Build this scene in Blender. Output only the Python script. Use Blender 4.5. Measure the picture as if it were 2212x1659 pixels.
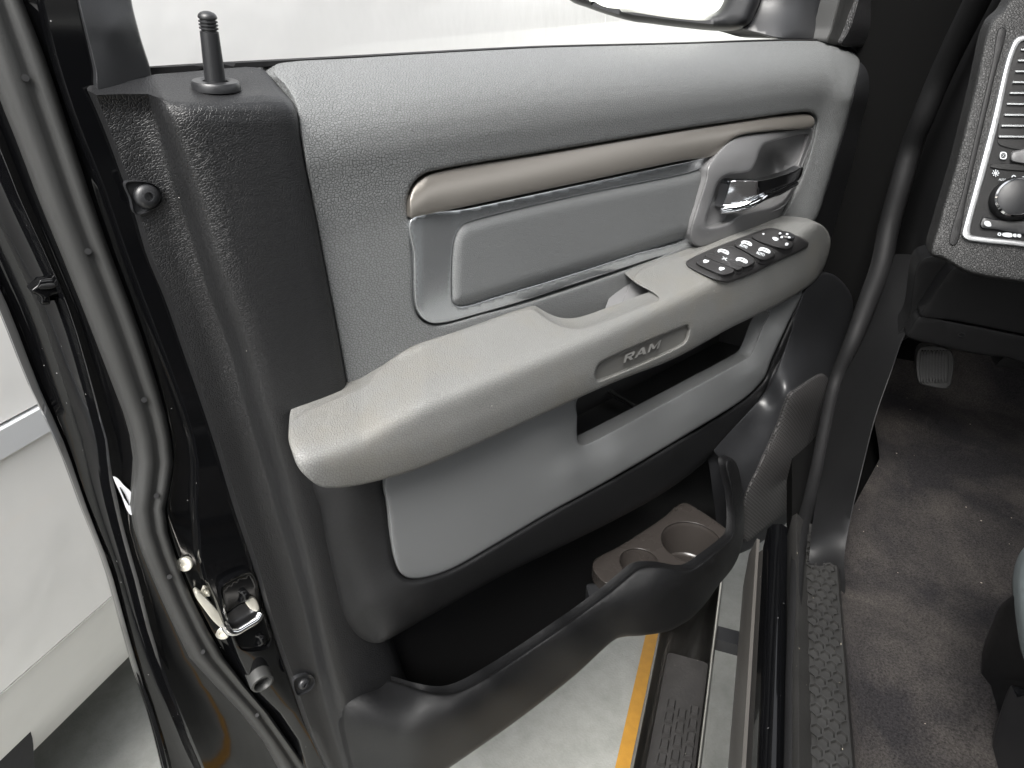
import bpy, bmesh, math, random
import numpy as np
from mathutils import Vector, Matrix
from mathutils.geometry import delaunay_2d_cdt

random.seed(4); rng = np.random.default_rng(4)
for o in list(bpy.data.objects): bpy.data.objects.remove(o)
SC = bpy.context.scene
COL = SC.collection

# ------------------------------------------------------------------ camera
F = 1480.0; CX = 1106.0; CY = 829.5                # focal length in pixels of a 2212 px wide picture
PITCH = math.radians(29.2547); AZ = math.radians(47.388)
CAM = np.array([0.0, -0.5, 1.35])
HD = np.array([math.cos(AZ), math.sin(AZ), 0]); RT = np.array([math.sin(AZ), -math.cos(AZ), 0]); ZZ = np.array([0, 0, 1.0])
FW = HD*math.cos(PITCH) - ZZ*math.sin(PITCH); UP = HD*math.sin(PITCH) + ZZ*math.cos(PITCH)
cd = bpy.data.cameras.new('camera'); co = bpy.data.objects.new('camera', cd); COL.objects.link(co)
cd.sensor_width = 36.0; cd.lens = F/2212*36; cd.clip_start = 0.02; cd.clip_end = 500
co.matrix_world = Matrix(((RT[0], UP[0], -FW[0], CAM[0]), (RT[1], UP[1], -FW[1], CAM[1]), (RT[2], UP[2], -FW[2], CAM[2]), (0, 0, 0, 1)))
SC.camera = co

# ------------------------------------------------------------------ sky, sun, exposure
SUN_EL = 54.0; SUN_AZ = 204.0      # overcast: broad soft sun, azimuth measured from +X anticlockwise (where the light comes from)
wd = bpy.data.worlds.new('World'); SC.world = wd; wd.use_nodes = True
nt = wd.node_tree; bg = nt.nodes['Background']
sky = nt.nodes.new('ShaderNodeTexSky'); sky.sky_type = 'NISHITA'; sky.sun_disc = False
sky.sun_elevation = math.radians(SUN_EL); sky.sun_rotation = math.radians(90-SUN_AZ)
sky.air_density = 1.0; sky.dust_density = 4.0; sky.ozone_density = 1.0
hs = nt.nodes.new('ShaderNodeHueSaturation'); hs.inputs['Saturation'].default_value = 0.12
nt.links.new(sky.outputs[0], hs.inputs['Color']); nt.links.new(hs.outputs[0], bg.inputs['Color'])
bg.inputs['Strength'].default_value = 0.15
sd = bpy.data.lights.new('sun', 'SUN'); so = bpy.data.objects.new('sun', sd); COL.objects.link(so)
sd.energy = 1.5; sd.angle = math.radians(28); sd.color = (1.0, 0.965, 0.91)
sv = Vector((math.cos(math.radians(SUN_AZ))*math.cos(math.radians(SUN_EL)), math.sin(math.radians(SUN_AZ))*math.cos(math.radians(SUN_EL)), math.sin(math.radians(SUN_EL))))
so.rotation_euler = sv.to_track_quat('Z', 'Y').to_euler(); so.location = (0, -2, 6)
SC.view_settings.view_transform = 'Standard'; SC.view_settings.look = 'None'
SC.view_settings.exposure = 1.84; SC.view_settings.gamma = 1.0; SC.view_settings.use_curve_mapping = False
SC.render.engine = 'CYCLES'; SC.render.resolution_x = 1024; SC.render.resolution_y = 768

# ------------------------------------------------------------------ pixel -> place (a pixel gives a direction, the plane gives the distance)
def ray(px, py): return RT*(px-CX)/F + UP*(CY-py)/F + FW
def P(px, py, y=0.0):                 # on a plane parallel to the door
    d = ray(px, py); return CAM + d*((y-CAM[1])/d[1])
def PZ(px, py, z):                    # on a level plane
    d = ray(px, py); return CAM + d*((z-CAM[2])/d[2])
TA = AZ - math.atan2(605, math.hypot(F, 829.5))
T = np.array([math.cos(TA), math.sin(TA), 0]); L = np.array([math.sin(TA), -math.cos(TA), 0])   # truck: forward, towards its far side
def PT(px, py, l):                    # on a plane parallel to the truck's side
    d = ray(px, py); return CAM + d*((l-L@CAM)/(L@d))
def TL(t, l, z): return T*t + L*l + ZZ*z
def yz(px, py, z): return PZ(px, py, z)[1]
def c26(x, y): return (1426.4+.26455*x, 219.4+.26455*y)
def c22(x, y): return (1206.9+.248*x, 603.5+.248*y)
def cr(i, j): return lambda x, y: (737.33*i+x/3, 553*j+y/3)
def plane_proj(p0, n):
    p0 = np.array(p0, float); n = np.array(n, float); n = n/np.linalg.norm(n)
    def U(px, py, v=0.0):
        d = ray(px, py); return CAM + d*((n@(p0+n*v-CAM))/(n@d))
    return U

# ------------------------------------------------------------------ objects
def tag(o, label=None, cat=None, group=None, kind=None):
    if label: o['label'] = label
    if cat: o['category'] = cat
    if group: o['group'] = group
    if kind: o['kind'] = kind
    return o
BASE = {}
def empty(name, loc, label, cat, group=None):
    o = bpy.data.objects.new(name, None); COL.objects.link(o); o.location = loc; o.empty_display_size = .05
    BASE[o.name] = np.array(loc, float); return tag(o, label, cat, group)
def obj(name, verts, faces, mat, parent=None, sharp=38, kind=None, origin=None, orient=False):
    """world-space vertices -> one mesh object; children keep the frame of their thing"""
    base = BASE[parent.name] if parent is not None else (np.array(origin, float) if origin is not None else np.zeros(3))
    me = bpy.data.meshes.new(name)
    v = np.asarray(verts, float) - base
    me.from_pydata([tuple(q) for q in v], [], [tuple(int(i) for i in f) for f in faces])
    bm = bmesh.new(); bm.from_mesh(me)
    bmesh.ops.remove_doubles(bm, verts=bm.verts, dist=1e-6)
    if orient: bmesh.ops.recalc_face_normals(bm, faces=bm.faces)
    bm.to_mesh(me); bm.free()
    me.polygons.foreach_set('use_smooth', [True]*len(me.polygons))
    if sharp < 180: me.set_sharp_from_angle(angle=math.radians(sharp))
    me.materials.append(mat); me.update()
    o = bpy.data.objects.new(name, me); COL.objects.link(o)
    if parent is not None: o.parent = parent
    elif origin is not None: o.location = origin
    BASE[o.name] = base
    if kind: o['kind'] = kind
    return o

def spline(pts, step=5.0, closed=True):
    """centripetal Catmull-Rom through pixel (or any) points, sampled evenly"""
    p = [np.array(q, float) for q in pts]; n = len(p); out = []
    rngi = range(n) if closed else range(n-1)
    for i in rngi:
        if closed: a, b, c, d = p[i-1], p[i], p[(i+1) % n], p[(i+2) % n]
        else:
            b, c = p[i], p[i+1]; a = p[i-1] if i else 2*b-c; d = p[i+2] if i+2 < n else 2*c-b
        t0 = 0; t1 = t0+max(1e-9, np.linalg.norm(b-a))**.5; t2 = t1+max(1e-9, np.linalg.norm(c-b))**.5; t3 = t2+max(1e-9, np.linalg.norm(d-c))**.5
        k = max(1, int(round(np.linalg.norm(c-b)/step)))
        for j in range(k):
            t = t1+(t2-t1)*j/k
            A1 = (t1-t)/(t1-t0)*a+(t-t0)/(t1-t0)*b; A2 = (t2-t)/(t2-t1)*b+(t-t1)/(t2-t1)*c; A3 = (t3-t)/(t3-t2)*c+(t-t2)/(t3-t2)*d
            B1 = (t2-t)/(t2-t0)*A1+(t-t0)/(t2-t0)*A2; B2 = (t3-t)/(t3-t1)*A2+(t-t1)/(t3-t1)*A3
            out.append((t2-t)/(t2-t1)*B1+(t-t1)/(t2-t1)*B2)
    if not closed: out.append(p[-1])
    return np.array(out)

def rbf(ctrl, reg=0.02):
    """thin-plate surface through control points (px, py, value)"""
    c = np.array(ctrl, float); X = c[:, :2]/100; v = c[:, 2]; n = len(X)
    d = np.linalg.norm(X[:, None]-X[None], axis=2)
    K = np.where(d > 0, d*d*np.log(d+1e-12), 0)+np.eye(n)*reg
    A = np.zeros((n+3, n+3)); A[:n, :n] = K; A[:n, n] = 1; A[:n, n+1:] = X; A[n, :n] = 1; A[n+1:, :n] = X.T
    s = np.linalg.solve(A, np.concatenate([v, np.zeros(3)]))
    def f(px, py):
        q = np.stack([np.atleast_1d(px), np.atleast_1d(py)], 1)/100
        r = np.linalg.norm(q[:, None]-X[None], axis=2)
        return np.where(r > 0, r*r*np.log(r+1e-12), 0)@s[:n]+s[n]+q@s[n+1:]
    return f

def inside(q, poly):
    x, y = q[:, 0], q[:, 1]; r = np.zeros(len(q), bool); n = len(poly)
    for i in range(n):
        x1, y1 = poly[i]; x2, y2 = poly[i-1]
        c = (y1 > y) != (y2 > y)
        with np.errstate(divide='ignore', invalid='ignore'):
            r ^= c & (x < (x2-x1)*(y-y1)/(y2-y1+1e-15)+x1)
    return r
def distb(q, poly):
    m = np.full(len(q), 1e9); a = poly; b = np.roll(poly, -1, axis=0)
    for i in range(len(a)):
        d = b[i]-a[i]; l2 = d@d+1e-12
        t = np.clip(((q-a[i])@d)/l2, 0, 1)
        m = np.minimum(m, np.linalg.norm(q-a[i]-t[:, None]*d, axis=1))
    return m
def area(p): return .5*np.sum(p[:, 0]*np.roll(p[:, 1], -1)-np.roll(p[:, 0], -1)*p[:, 1])

def panel(name, outline, mat, parent, field=0.0, holes=(), bev=4, bevm=.003, step=12, ostep=5, depth=.02,
          U=P, skirt=(0, 1, 0), back=1.0, sharp=42, closed_spline=True, kind=None, extra=None):
    """moulded piece: traced outline, depth field, rounded edge, side walls of real thickness"""
    loops = [spline(outline, ostep) if closed_spline else np.array(outline, float)]+[spline(h, ostep) for h in holes]
    pts = [l for l in loops]; edges = []; k = 0
    for l in loops:
        edges += [(k+i, k+(i+1) % len(l)) for i in range(len(l))]; k += len(l)
    cand = []
    if bev > 0:
        for fr in (.12, .35, .65, 1.0):
            d = bev*fr
            for li, l in enumerate(loops):
                tg = np.roll(l, -1, axis=0)-np.roll(l, 1, axis=0); tg /= np.linalg.norm(tg, axis=1)[:, None]+1e-9
                nn = np.stack([-tg[:, 1], tg[:, 0]], 1)*(1 if area(l) > 0 else -1)*(1 if li == 0 else -1)
                q = l+nn*d
                m = np.min([distb(q, b) for b in loops], axis=0)
                ok = inside(q, loops[0]) & (m > d*.93)
                for h in loops[1:]: ok &= ~inside(q, h)
                cand.append(q[ok])
    lo = loops[0].min(0); hi = loops[0].max(0)
    gx, gy = np.meshgrid(np.arange(lo[0], hi[0], step), np.arange(lo[1], hi[1], step))
    g = np.stack([gx.ravel(), gy.ravel()], 1); g[:, 0] += np.where((np.round((g[:, 1]-lo[1])/step).astype(int) % 2) > 0, step/2, 0)
    m = np.min([distb(g, b) for b in loops], axis=0)
    ok = inside(g, loops[0]) & (m > bev+min(step, 6)*.5)
    for h in loops[1:]: ok &= ~inside(g, h)
    cand.append(g[ok])
    allp = np.concatenate(pts+cand)
    res = delaunay_2d_cdt([Vector(p) for p in allp], edges, [], 0, 1e-5)
    v2 = np.array([tuple(v) for v in res[0]]); tris = res[2]
    cen = np.array([v2[list(t)].mean(0) for t in tris])
    ok = inside(cen, loops[0])
    for h in loops[1:]: ok &= ~inside(cen, h)
    tris = [t for t, k_ in zip(tris, ok) if k_]
    dd = np.min([distb(v2, b) for b in loops], axis=0)
    val = field(v2[:, 0], v2[:, 1]) if callable(field) else np.full(len(v2), float(field))
    if bev > 0:
        s = np.clip(1-dd/bev, 0, 1); val = val+back*bevm*(1-np.sqrt(np.clip(1-s*s, 0, 1)))
    if extra is not None: val = val+extra(v2[:, 0], v2[:, 1])
    V = [U(a, b, c) for (a, b), c in zip(v2, val)]
    V = [np.array(q) for q in V]
    faces = []
    for t in tris:
        a, b, c = (V[i] for i in t); n = np.cross(b-a, c-a)
        faces.append(tuple(t) if n@(CAM-(a+b+c)/3) > 0 else tuple(t)[::-1])
    # side walls from boundary edges
    cnt = {}
    for f in faces:
        for i in range(3):
            e = (f[i], f[(i+1) % 3]); cnt[e] = 1
    sk = np.array(skirt, float)*depth; m2 = {}
    bound = [e for e in cnt if (e[1], e[0]) not in cnt]
    for a, b in bound:
        for q in (a, b):
            if q not in m2: m2[q] = len(V); V.append(V[q]+sk)
        faces.append((b, a, m2[a], m2[b]))
    return obj(name, V, faces, mat, parent, sharp, kind)

def ev(poly, ys):
    """x of a traced polyline (x, y) at given y"""
    p = sorted(poly, key=lambda q: q[1]); s = spline(p, 8, False); return np.interp(ys, s[:, 1], s[:, 0])

def grid(name, rows, mat, parent, sharp=50, U=P, solid=0.0, sdir=(0, 1, 0), kind=None, flip=None):
    """rows of (px, py, value) with equal counts -> surface, optional thickness"""
    V = [np.array(U(*q)) for r in rows for q in r]; n = len(rows[0]); fs = []
    for i in range(len(rows)-1):
        for j in range(n-1):
            f = (i*n+j, i*n+j+1, (i+1)*n+j+1, (i+1)*n+j)
            a, b, c = V[f[0]], V[f[1]], V[f[2]]
            nn = np.cross(b-a, c-a); fs.append(f if nn@(CAM-a) > 0 else f[::-1])
    if solid:
        m = len(V); sk = np.array(sdir, float)*solid; V += [v+sk for v in V[:m]]
        loop = [j for j in range(n)]+[i*n+n-1 for i in range(1, len(rows))]+[(len(rows)-1)*n+j for j in range(n-2, -1, -1)]+[i*n for i in range(len(rows)-2, 0, -1)]
        fs += [tuple(i+m for i in f[::-1]) for f in fs[:]]
        fs += [(loop[k], loop[(k+1) % len(loop)], loop[(k+1) % len(loop)]+m, loop[k]+m) for k in range(len(loop))]
    return obj(name, V, fs, mat, parent, sharp, kind)

def tube(name, pts, r, mat, parent, n=12, step=.01, flat=1.0, cap=True, smooth=True, kind=None):
    """round bar along 3D points; r may be a list"""
    p = np.array(pts, float); rr = np.array(r if hasattr(r, '__len__') else [r]*len(p), float)
    if smooth:
        q = spline(np.concatenate([p, rr[:, None]], 1), step, False); p, rr = q[:, :3], q[:, 3]
    V = []; fs = []; up = None
    for i in range(len(p)):
        t = p[min(i+1, len(p)-1)]-p[max(i-1, 0)]; t /= np.linalg.norm(t)+1e-12
        if up is None:
            up = np.cross(t, [0, 0, 1.0]); up = up if np.linalg.norm(up) > .1 else np.cross(t, [0, 1.0, 0])
        up = up-t*(up@t); up /= np.linalg.norm(up); s = np.cross(t, up)
        for k in range(n):
            a = 2*math.pi*k/n; V.append(p[i]+(up*math.cos(a)+s*math.sin(a)*flat)*rr[i])
    for i in range(len(p)-1):
        for k in range(n): fs.append((i*n+k, i*n+(k+1) % n, (i+1)*n+(k+1) % n, (i+1)*n+k))
    if cap: fs += [tuple(range(n-1, -1, -1)), tuple((len(p)-1)*n+k for k in range(n))]
    return obj(name, V, fs, mat, parent, 50, kind, orient=True)

def lathe(name, prof, c, axis, mat, parent, n=28, ref=None, scale2=1.0, sharp=40):
    """profile (radius, height) turned about axis at c"""
    ax = np.array(axis, float); ax /= np.linalg.norm(ax)
    e1 = np.cross(ax, [0, 0, 1.0] if abs(ax[2]) < .9 else [1.0, 0, 0]) if ref is None else np.array(ref, float)
    e1 -= ax*(e1@ax); e1 /= np.linalg.norm(e1); e2 = np.cross(ax, e1); V = []; fs = []
    for r, h in prof:
        for k in range(n):
            a = 2*math.pi*k/n; V.append(np.array(c)+ax*h+(e1*math.cos(a)+e2*math.sin(a)*scale2)*r)
    for i in range(len(prof)-1):
        for k in range(n): fs.append((i*n+k, i*n+(k+1) % n, (i+1)*n+(k+1) % n, (i+1)*n+k))
    fs += [tuple(range(n-1, -1, -1)), tuple((len(prof)-1)*n+k for k in range(n))]
    return obj(name, V, fs, mat, parent, sharp, orient=True)

def extrude(name, prof, t0, t1, mat, parent, sharp=35, closed=True, n=1, kind=None):
    """(l, z) profile run along the truck's length"""
    V = []; m = len(prof); fs = []
    for i in range(n+1):
        t = t0+(t1-t0)*i/n; V += [TL(t, l, z) for l, z in prof]
    for i in range(n):
        for k in range(m if closed else m-1):
            fs.append((i*m+k, i*m+(k+1) % m, (i+1)*m+(k+1) % m, (i+1)*m+k))
    if closed: fs += [tuple(range(m)), tuple(n*m+k for k in range(m-1, -1, -1))]
    return obj(name, V, fs, mat, parent, sharp, kind, orient=True)

def box(name, lo, hi, mat, parent, basis=None, bevel=0, kind=None):
    """box in truck coordinates (t, l, z) unless another basis is given"""
    b = basis or TL
    V = [b(x, y, z) for x in (lo[0], hi[0]) for y in (lo[1], hi[1]) for z in (lo[2], hi[2])]
    fs = [(0, 1, 3, 2), (4, 6, 7, 5), (0, 4, 5, 1), (2, 3, 7, 6), (0, 2, 6, 4), (1, 5, 7, 3)]
    o = obj(name, V, fs, mat, parent, 35, kind, orient=True)
    if bevel:
        md = o.modifiers.new('edge', 'BEVEL'); md.width = bevel; md.segments = 3
    return o
def W(x, y, z): return np.array([x, y, z], float)

# ------------------------------------------------------------------ materials
def new_mat(name):
    m = bpy.data.materials.new(name); m.use_nodes = True
    n = m.node_tree.nodes; return m, n, m.node_tree.links, n['Principled BSDF']
def N(nodes, typ, **kw):
    n = nodes.new(typ)
    for k, v in kw.items():
        if k in n.inputs.keys(): n.inputs[k].default_value = v
        else: setattr(n, k, v)
    return n
def rgba(c): return (c[0], c[1], c[2], 1)
def simple(name, col, rough, metal=0.0, bump=0.0, bscale=300, var=0.08, vscale=6, rvar=.08, coat=0.0, spec=.5, dust=0.0, dustcol=(.5, .47, .42), dscale=900):
    m, n, l, b = new_mat(name)
    tc = N(n, 'ShaderNodeTexCoord'); 
    nz = N(n, 'ShaderNodeTexNoise', Scale=vscale, Detail=6.0, Roughness=.6); l.new(tc.outputs['Object'], nz.inputs['Vector'])
    mx = N(n, 'ShaderNodeMix', data_type='RGBA'); mx.inputs['A'].default_value = rgba([c*(1-var) for c in col]); mx.inputs['B'].default_value = rgba([c*(1+var) for c in col])
    l.new(nz.outputs['Fac'], mx.inputs['Factor']); colout = mx.outputs['Result']
    if dust:
        vo = N(n, 'ShaderNodeTexVoronoi', Scale=dscale*.12); l.new(tc.outputs['Object'], vo.inputs['Vector'])
        wn = N(n, 'ShaderNodeTexNoise', Scale=9.0, Detail=3.0); l.new(tc.outputs['Object'], wn.inputs['Vector'])
        sp = N(n, 'ShaderNodeSeparateColor'); l.new(vo.outputs['Color'], sp.inputs[0])
        th = N(n, 'ShaderNodeMath', operation='MULTIPLY'); l.new(sp.outputs[0], th.inputs[0]); th.inputs[1].default_value = .10*dust
        lt = N(n, 'ShaderNodeMath', operation='LESS_THAN'); l.new(vo.outputs['Distance'], lt.inputs[0]); l.new(th.outputs[0], lt.inputs[1])
        gt = N(n, 'ShaderNodeMath', operation='GREATER_THAN'); l.new(sp.outputs[1], gt.inputs[0]); gt.inputs[1].default_value = .62
        mu = N(n, 'ShaderNodeMath', operation='MULTIPLY'); l.new(lt.outputs[0], mu.inputs[0]); l.new(gt.outputs[0], mu.inputs[1])
        m2 = N(n, 'ShaderNodeMix', data_type='RGBA'); l.new(mu.outputs[0], m2.inputs['Factor']); l.new(colout, m2.inputs['A']); m2.inputs['B'].default_value = rgba(dustcol)
        colout = m2.outputs['Result']
    l.new(colout, b.inputs['Base Color'])
    b.inputs['Metallic'].default_value = metal; b.inputs['Specular IOR Level'].default_value = spec
    mr = N(n, 'ShaderNodeMapRange'); mr.inputs['To Min'].default_value = max(.02, rough-rvar); mr.inputs['To Max'].default_value = min(1, rough+rvar)
    l.new(nz.outputs['Fac'], mr.inputs['Value']); l.new(mr.outputs['Result'], b.inputs['Roughness'])
    if coat: b.inputs['Coat Weight'].default_value = coat; b.inputs['Coat Roughness'].default_value = .03
    if bump:
        nb = N(n, 'ShaderNodeTexNoise', Scale=bscale, Detail=3.0); l.new(tc.outputs['Object'], nb.inputs['Vector'])
        bp = N(n, 'ShaderNodeBump', Strength=.6, Distance=bump); l.new(nb.outputs['Fac'], bp.inputs['Height']); l.new(bp.outputs['Normal'], b.inputs['Normal'])
    return m
def leather(name, col, rough, cell=330.0, depth=.0006, spec=.4, stain=0.0, stretch=(1, 1.4, 1), dust=.6, solid3=False, crease=.6):
    """pebbled hide grain: irregular cells parted by fine creases"""
    m, n, l, b = new_mat(name)
    tc = N(n, 'ShaderNodeTexCoord')
    sx = N(n, 'ShaderNodeSeparateXYZ'); l.new(tc.outputs['Object'], sx.inputs[0])
    uu = N(n, 'ShaderNodeMath', operation='MULTIPLY_ADD'); l.new(sx.outputs['Y'], uu.inputs[0]); uu.inputs[1].default_value = -.45; l.new(sx.outputs['X'], uu.inputs[2])
    vv = N(n, 'ShaderNodeMath', operation='ADD'); l.new(sx.outputs['Z'], vv.inputs[0]); l.new(sx.outputs['Y'], vv.inputs[1])
    cb_ = N(n, 'ShaderNodeCombineXYZ'); l.new(uu.outputs[0], cb_.inputs['X']); l.new(vv.outputs[0], cb_.inputs['Y'])
    mp = N(n, 'ShaderNodeMapping'); mp.inputs['Scale'].default_value = stretch; mp.inputs['Rotation'].default_value = (0, 0, .15); l.new(cb_.outputs[0], mp.inputs['Vector'])
    dn = N(n, 'ShaderNodeTexNoise', noise_dimensions='2D', Scale=150.0, Detail=1.0); l.new(mp.outputs[0], dn.inputs['Vector'])
    sc = N(n, 'ShaderNodeVectorMath', operation='SCALE'); l.new(dn.outputs['Color'], sc.inputs[0]); sc.inputs['Scale'].default_value = .003
    ad = N(n, 'ShaderNodeVectorMath', operation='ADD'); l.new(mp.outputs[0], ad.inputs[0]); l.new(sc.outputs[0], ad.inputs[1])
    vo = N(n, 'ShaderNodeTexVoronoi', voronoi_dimensions='2D', feature='DISTANCE_TO_EDGE', Scale=cell); l.new(ad.outputs[0], vo.inputs['Vector'])
    mr = N(n, 'ShaderNodeMapRange', interpolation_type='SMOOTHSTEP'); mr.inputs['From Max'].default_value = .22; l.new(vo.outputs['Distance'], mr.inputs['Value'])
    v2 = N(n, 'ShaderNodeTexNoise', noise_dimensions='2D', Scale=cell*.35, Detail=1.0, Distortion=.6); l.new(ad.outputs[0], v2.inputs['Vector'])
    m2 = N(n, 'ShaderNodeMapRange'); m2.inputs['From Min'].default_value = .3; m2.inputs['From Max'].default_value = .7; m2.inputs['To Max'].default_value = .35; l.new(v2.outputs['Fac'], m2.inputs['Value'])
    if solid3:
        for q in (dn, vo, v2): setattr(q, 'noise_dimensions' if q.bl_idname.endswith('Noise') else 'voronoi_dimensions', '3D')
        l.new(tc.outputs['Object'], mp.inputs['Vector'])
    fn = N(n, 'ShaderNodeTexNoise', noise_dimensions='2D', Scale=1400.0, Detail=0.0); l.new(cb_.outputs[0], fn.inputs['Vector'])
    s1 = N(n, 'ShaderNodeMath', operation='ADD'); l.new(mr.outputs[0], s1.inputs[0]); l.new(m2.outputs[0], s1.inputs[1])
    s2 = N(n, 'ShaderNodeMath', operation='MULTIPLY_ADD'); l.new(fn.outputs['Fac'], s2.inputs[0]); s2.inputs[1].default_value = .35; l.new(s1.outputs[0], s2.inputs[2])
    bp = N(n, 'ShaderNodeBump', Strength=.55, Distance=depth); l.new(s2.outputs[0], bp.inputs['Height']); l.new(bp.outputs['Normal'], b.inputs['Normal'])
    nz = N(n, 'ShaderNodeTexNoise', Scale=5.0, Detail=5.0); l.new(tc.outputs['Object'], nz.inputs['Vector'])
    mx = N(n, 'ShaderNodeMix', data_type='RGBA'); mx.inputs['A'].default_value = rgba([c*.93 for c in col]); mx.inputs['B'].default_value = rgba([c*1.07 for c in col])
    l.new(nz.outputs['Fac'], mx.inputs['Factor']); out = mx.outputs['Result']
    # shade in the creases of the grain, put into the base colour
    cm = N(n, 'ShaderNodeMix', data_type='RGBA', blend_type='MULTIPLY'); cm.inputs['Factor'].default_value = crease
    gr = N(n, 'ShaderNodeMapRange'); gr.inputs['To Min'].default_value = .40; l.new(mr.outputs[0], gr.inputs['Value'])
    l.new(out, cm.inputs['A']); l.new(gr.outputs[0], cm.inputs['B']); out = cm.outputs['Result']
    if stain:
        sn = N(n, 'ShaderNodeTexNoise', Scale=11.0, Detail=6.0, Roughness=.65); l.new(tc.outputs['Object'], sn.inputs['Vector'])
        rp = N(n, 'ShaderNodeMapRange'); rp.inputs['From Min'].default_value = .48; rp.inputs['From Max'].default_value = .75; rp.inputs['To Max'].default_value = stain; l.new(sn.outputs['Fac'], rp.inputs['Value'])
        ms = N(n, 'ShaderNodeMix', data_type='RGBA'); l.new(rp.outputs[0], ms.inputs['Factor']); l.new(out, ms.inputs['A']); ms.inputs['B'].default_value = rgba((col[0]*.92, col[1]*.84, col[2]*.70)); out = ms.outputs['Result']
    if dust:
        vd = N(n, 'ShaderNodeTexVoronoi', Scale=70.0); l.new(tc.outputs['Object'], vd.inputs['Vector'])
        sp = N(n, 'ShaderNodeSeparateColor'); l.new(vd.outputs['Color'], sp.inputs[0])
        th = N(n, 'ShaderNodeMath', operation='MULTIPLY'); l.new(sp.outputs[0], th.inputs[0]); th.inputs[1].default_value = .055*dust
        lt = N(n, 'ShaderNodeMath', operation='LESS_THAN'); l.new(vd.outputs['Distance'], lt.inputs[0]); l.new(th.outputs[0], lt.inputs[1])
        gt = N(n, 'ShaderNodeMath', operation='GREATER_THAN'); l.new(sp.outputs[1], gt.inputs[0]); gt.inputs[1].default_value = .7
        mu = N(n, 'ShaderNodeMath', operation='MULTIPLY'); l.new(lt.outputs[0], mu.inputs[0]); l.new(gt.outputs[0], mu.inputs[1])
        md = N(n, 'ShaderNodeMix', data_type='RGBA'); l.new(mu.outputs[0], md.inputs['Factor']); l.new(out, md.inputs['A']); md.inputs['B'].default_value = (.5, .48, .45, 1); out = md.outputs['Result']
    l.new(out, b.inputs['Base Color'])
    rr = N(n, 'ShaderNodeMapRange'); rr.inputs['To Min'].default_value = rough-.06; rr.inputs['To Max'].default_value = rough+.08; l.new(nz.outputs['Fac'], rr.inputs['Value']); l.new(rr.outputs[0], b.inputs['Roughness'])
    b.inputs['Specular IOR Level'].default_value = spec
    return m

M = {}
M['grey_hide'] = leather('grey_hide', (.150, .155, .156), .50, cell=330, depth=.0007, crease=.85)
M['grey_fine'] = leather('grey_fine', (.140, .145, .147), .46, cell=430, depth=.0004, crease=.7)
M['dark_hide'] = leather('dark_hide', (.0090, .0093, .0102), .42, cell=380, depth=.0004, spec=.5, crease=.9)
M['dark_fine'] = leather('dark_fine', (.0068, .0070, .0077), .48, cell=800, depth=.00025, spec=.33)
M['arm_hide'] = leather('arm_hide', (.163, .164, .159), .46, cell=400, depth=.0004, stain=.5, stretch=(1, 1, 1), dust=.8, crease=.6)
M['grey_plastic'] = simple('grey_plastic', (.122, .126, .128), .45, bump=.0002, bscale=1500)
M['bezel_plastic'] = simple('bezel_plastic', (.125, .125, .127), .38, bump=.0001, bscale=1800, dust=.5)
M['bronze'] = simple('bronze', (.30, .279, .252), .40, metal=.8, bump=.00006, bscale=1200, rvar=.04)
M['silver'] = simple('silver', (.58, .60, .615), .26, metal=.85, rvar=.03)
M['chrome'] = simple('chrome', (.80, .81, .83), .09, metal=1.0, rvar=.02)
M['zinc'] = simple('zinc', (.70, .68, .60), .42, metal=.55)
M['paint'] = simple('paint', (.0026, .0027, .0031), .06, coat=0.0, spec=.42, rvar=.03, dust=.8, dustcol=(.25, .25, .25))
M['rubber'] = simple('rubber', (.028, .0285, .028), .50, bump=.0002, bscale=700, var=.15, vscale=20)
M['seal_dark'] = simple('seal_dark', (.008, .008, .0084), .62, spec=.22, bump=.0003, bscale=500, var=.2, vscale=20)
M['black_plastic'] = simple('black_plastic', (.016, .0165, .018), .38, bump=.00015, bscale=1600, dust=.5, dustcol=(.2, .2, .2))
M['bin_plastic'] = simple('bin_plastic', (.012, .012, .0125), .3, bump=.0001, bscale=300, dust=.4, dustcol=(.1, .1, .1))
M['pillar_hide'] = leather('pillar_hide', (.022, .022, .023), .42, cell=260, depth=.0009, solid3=True, stretch=(1, 1, 1))
M['brown_plastic'] = simple('brown_plastic', (.028, .0245, .0225), .28, bump=.0001, bscale=900)
M['white_mark'] = simple('white_mark', (.62, .65, .68), .5)
M['van_paint'] = simple('van_paint', (.84, .83, .805), .22, coat=.6, var=.03, vscale=2)
_m = M['van_paint'].node_tree; _t = N(_m.nodes, 'ShaderNodeTexCoord'); _n = N(_m.nodes, 'ShaderNodeTexNoise', Scale=5.0, Detail=3.0); _b = N(_m.nodes, 'ShaderNodeBump', Strength=.5, Distance=.012)
_m.links.new(_t.outputs['Object'], _n.inputs['Vector']); _m.links.new(_n.outputs['Fac'], _b.inputs['Height']); _m.links.new(_b.outputs['Normal'], _m.nodes['Principled BSDF'].inputs['Normal'])
M['van_trim'] = simple('van_trim', (.60, .61, .62), .35)
M['tyre'] = simple('tyre', (.025, .025, .026), .8, bump=.001, bscale=120)
M['mirror_glass'] = simple('mirror_glass', (.90, .92, .84), .03, metal=1.0, rvar=.01)

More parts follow.
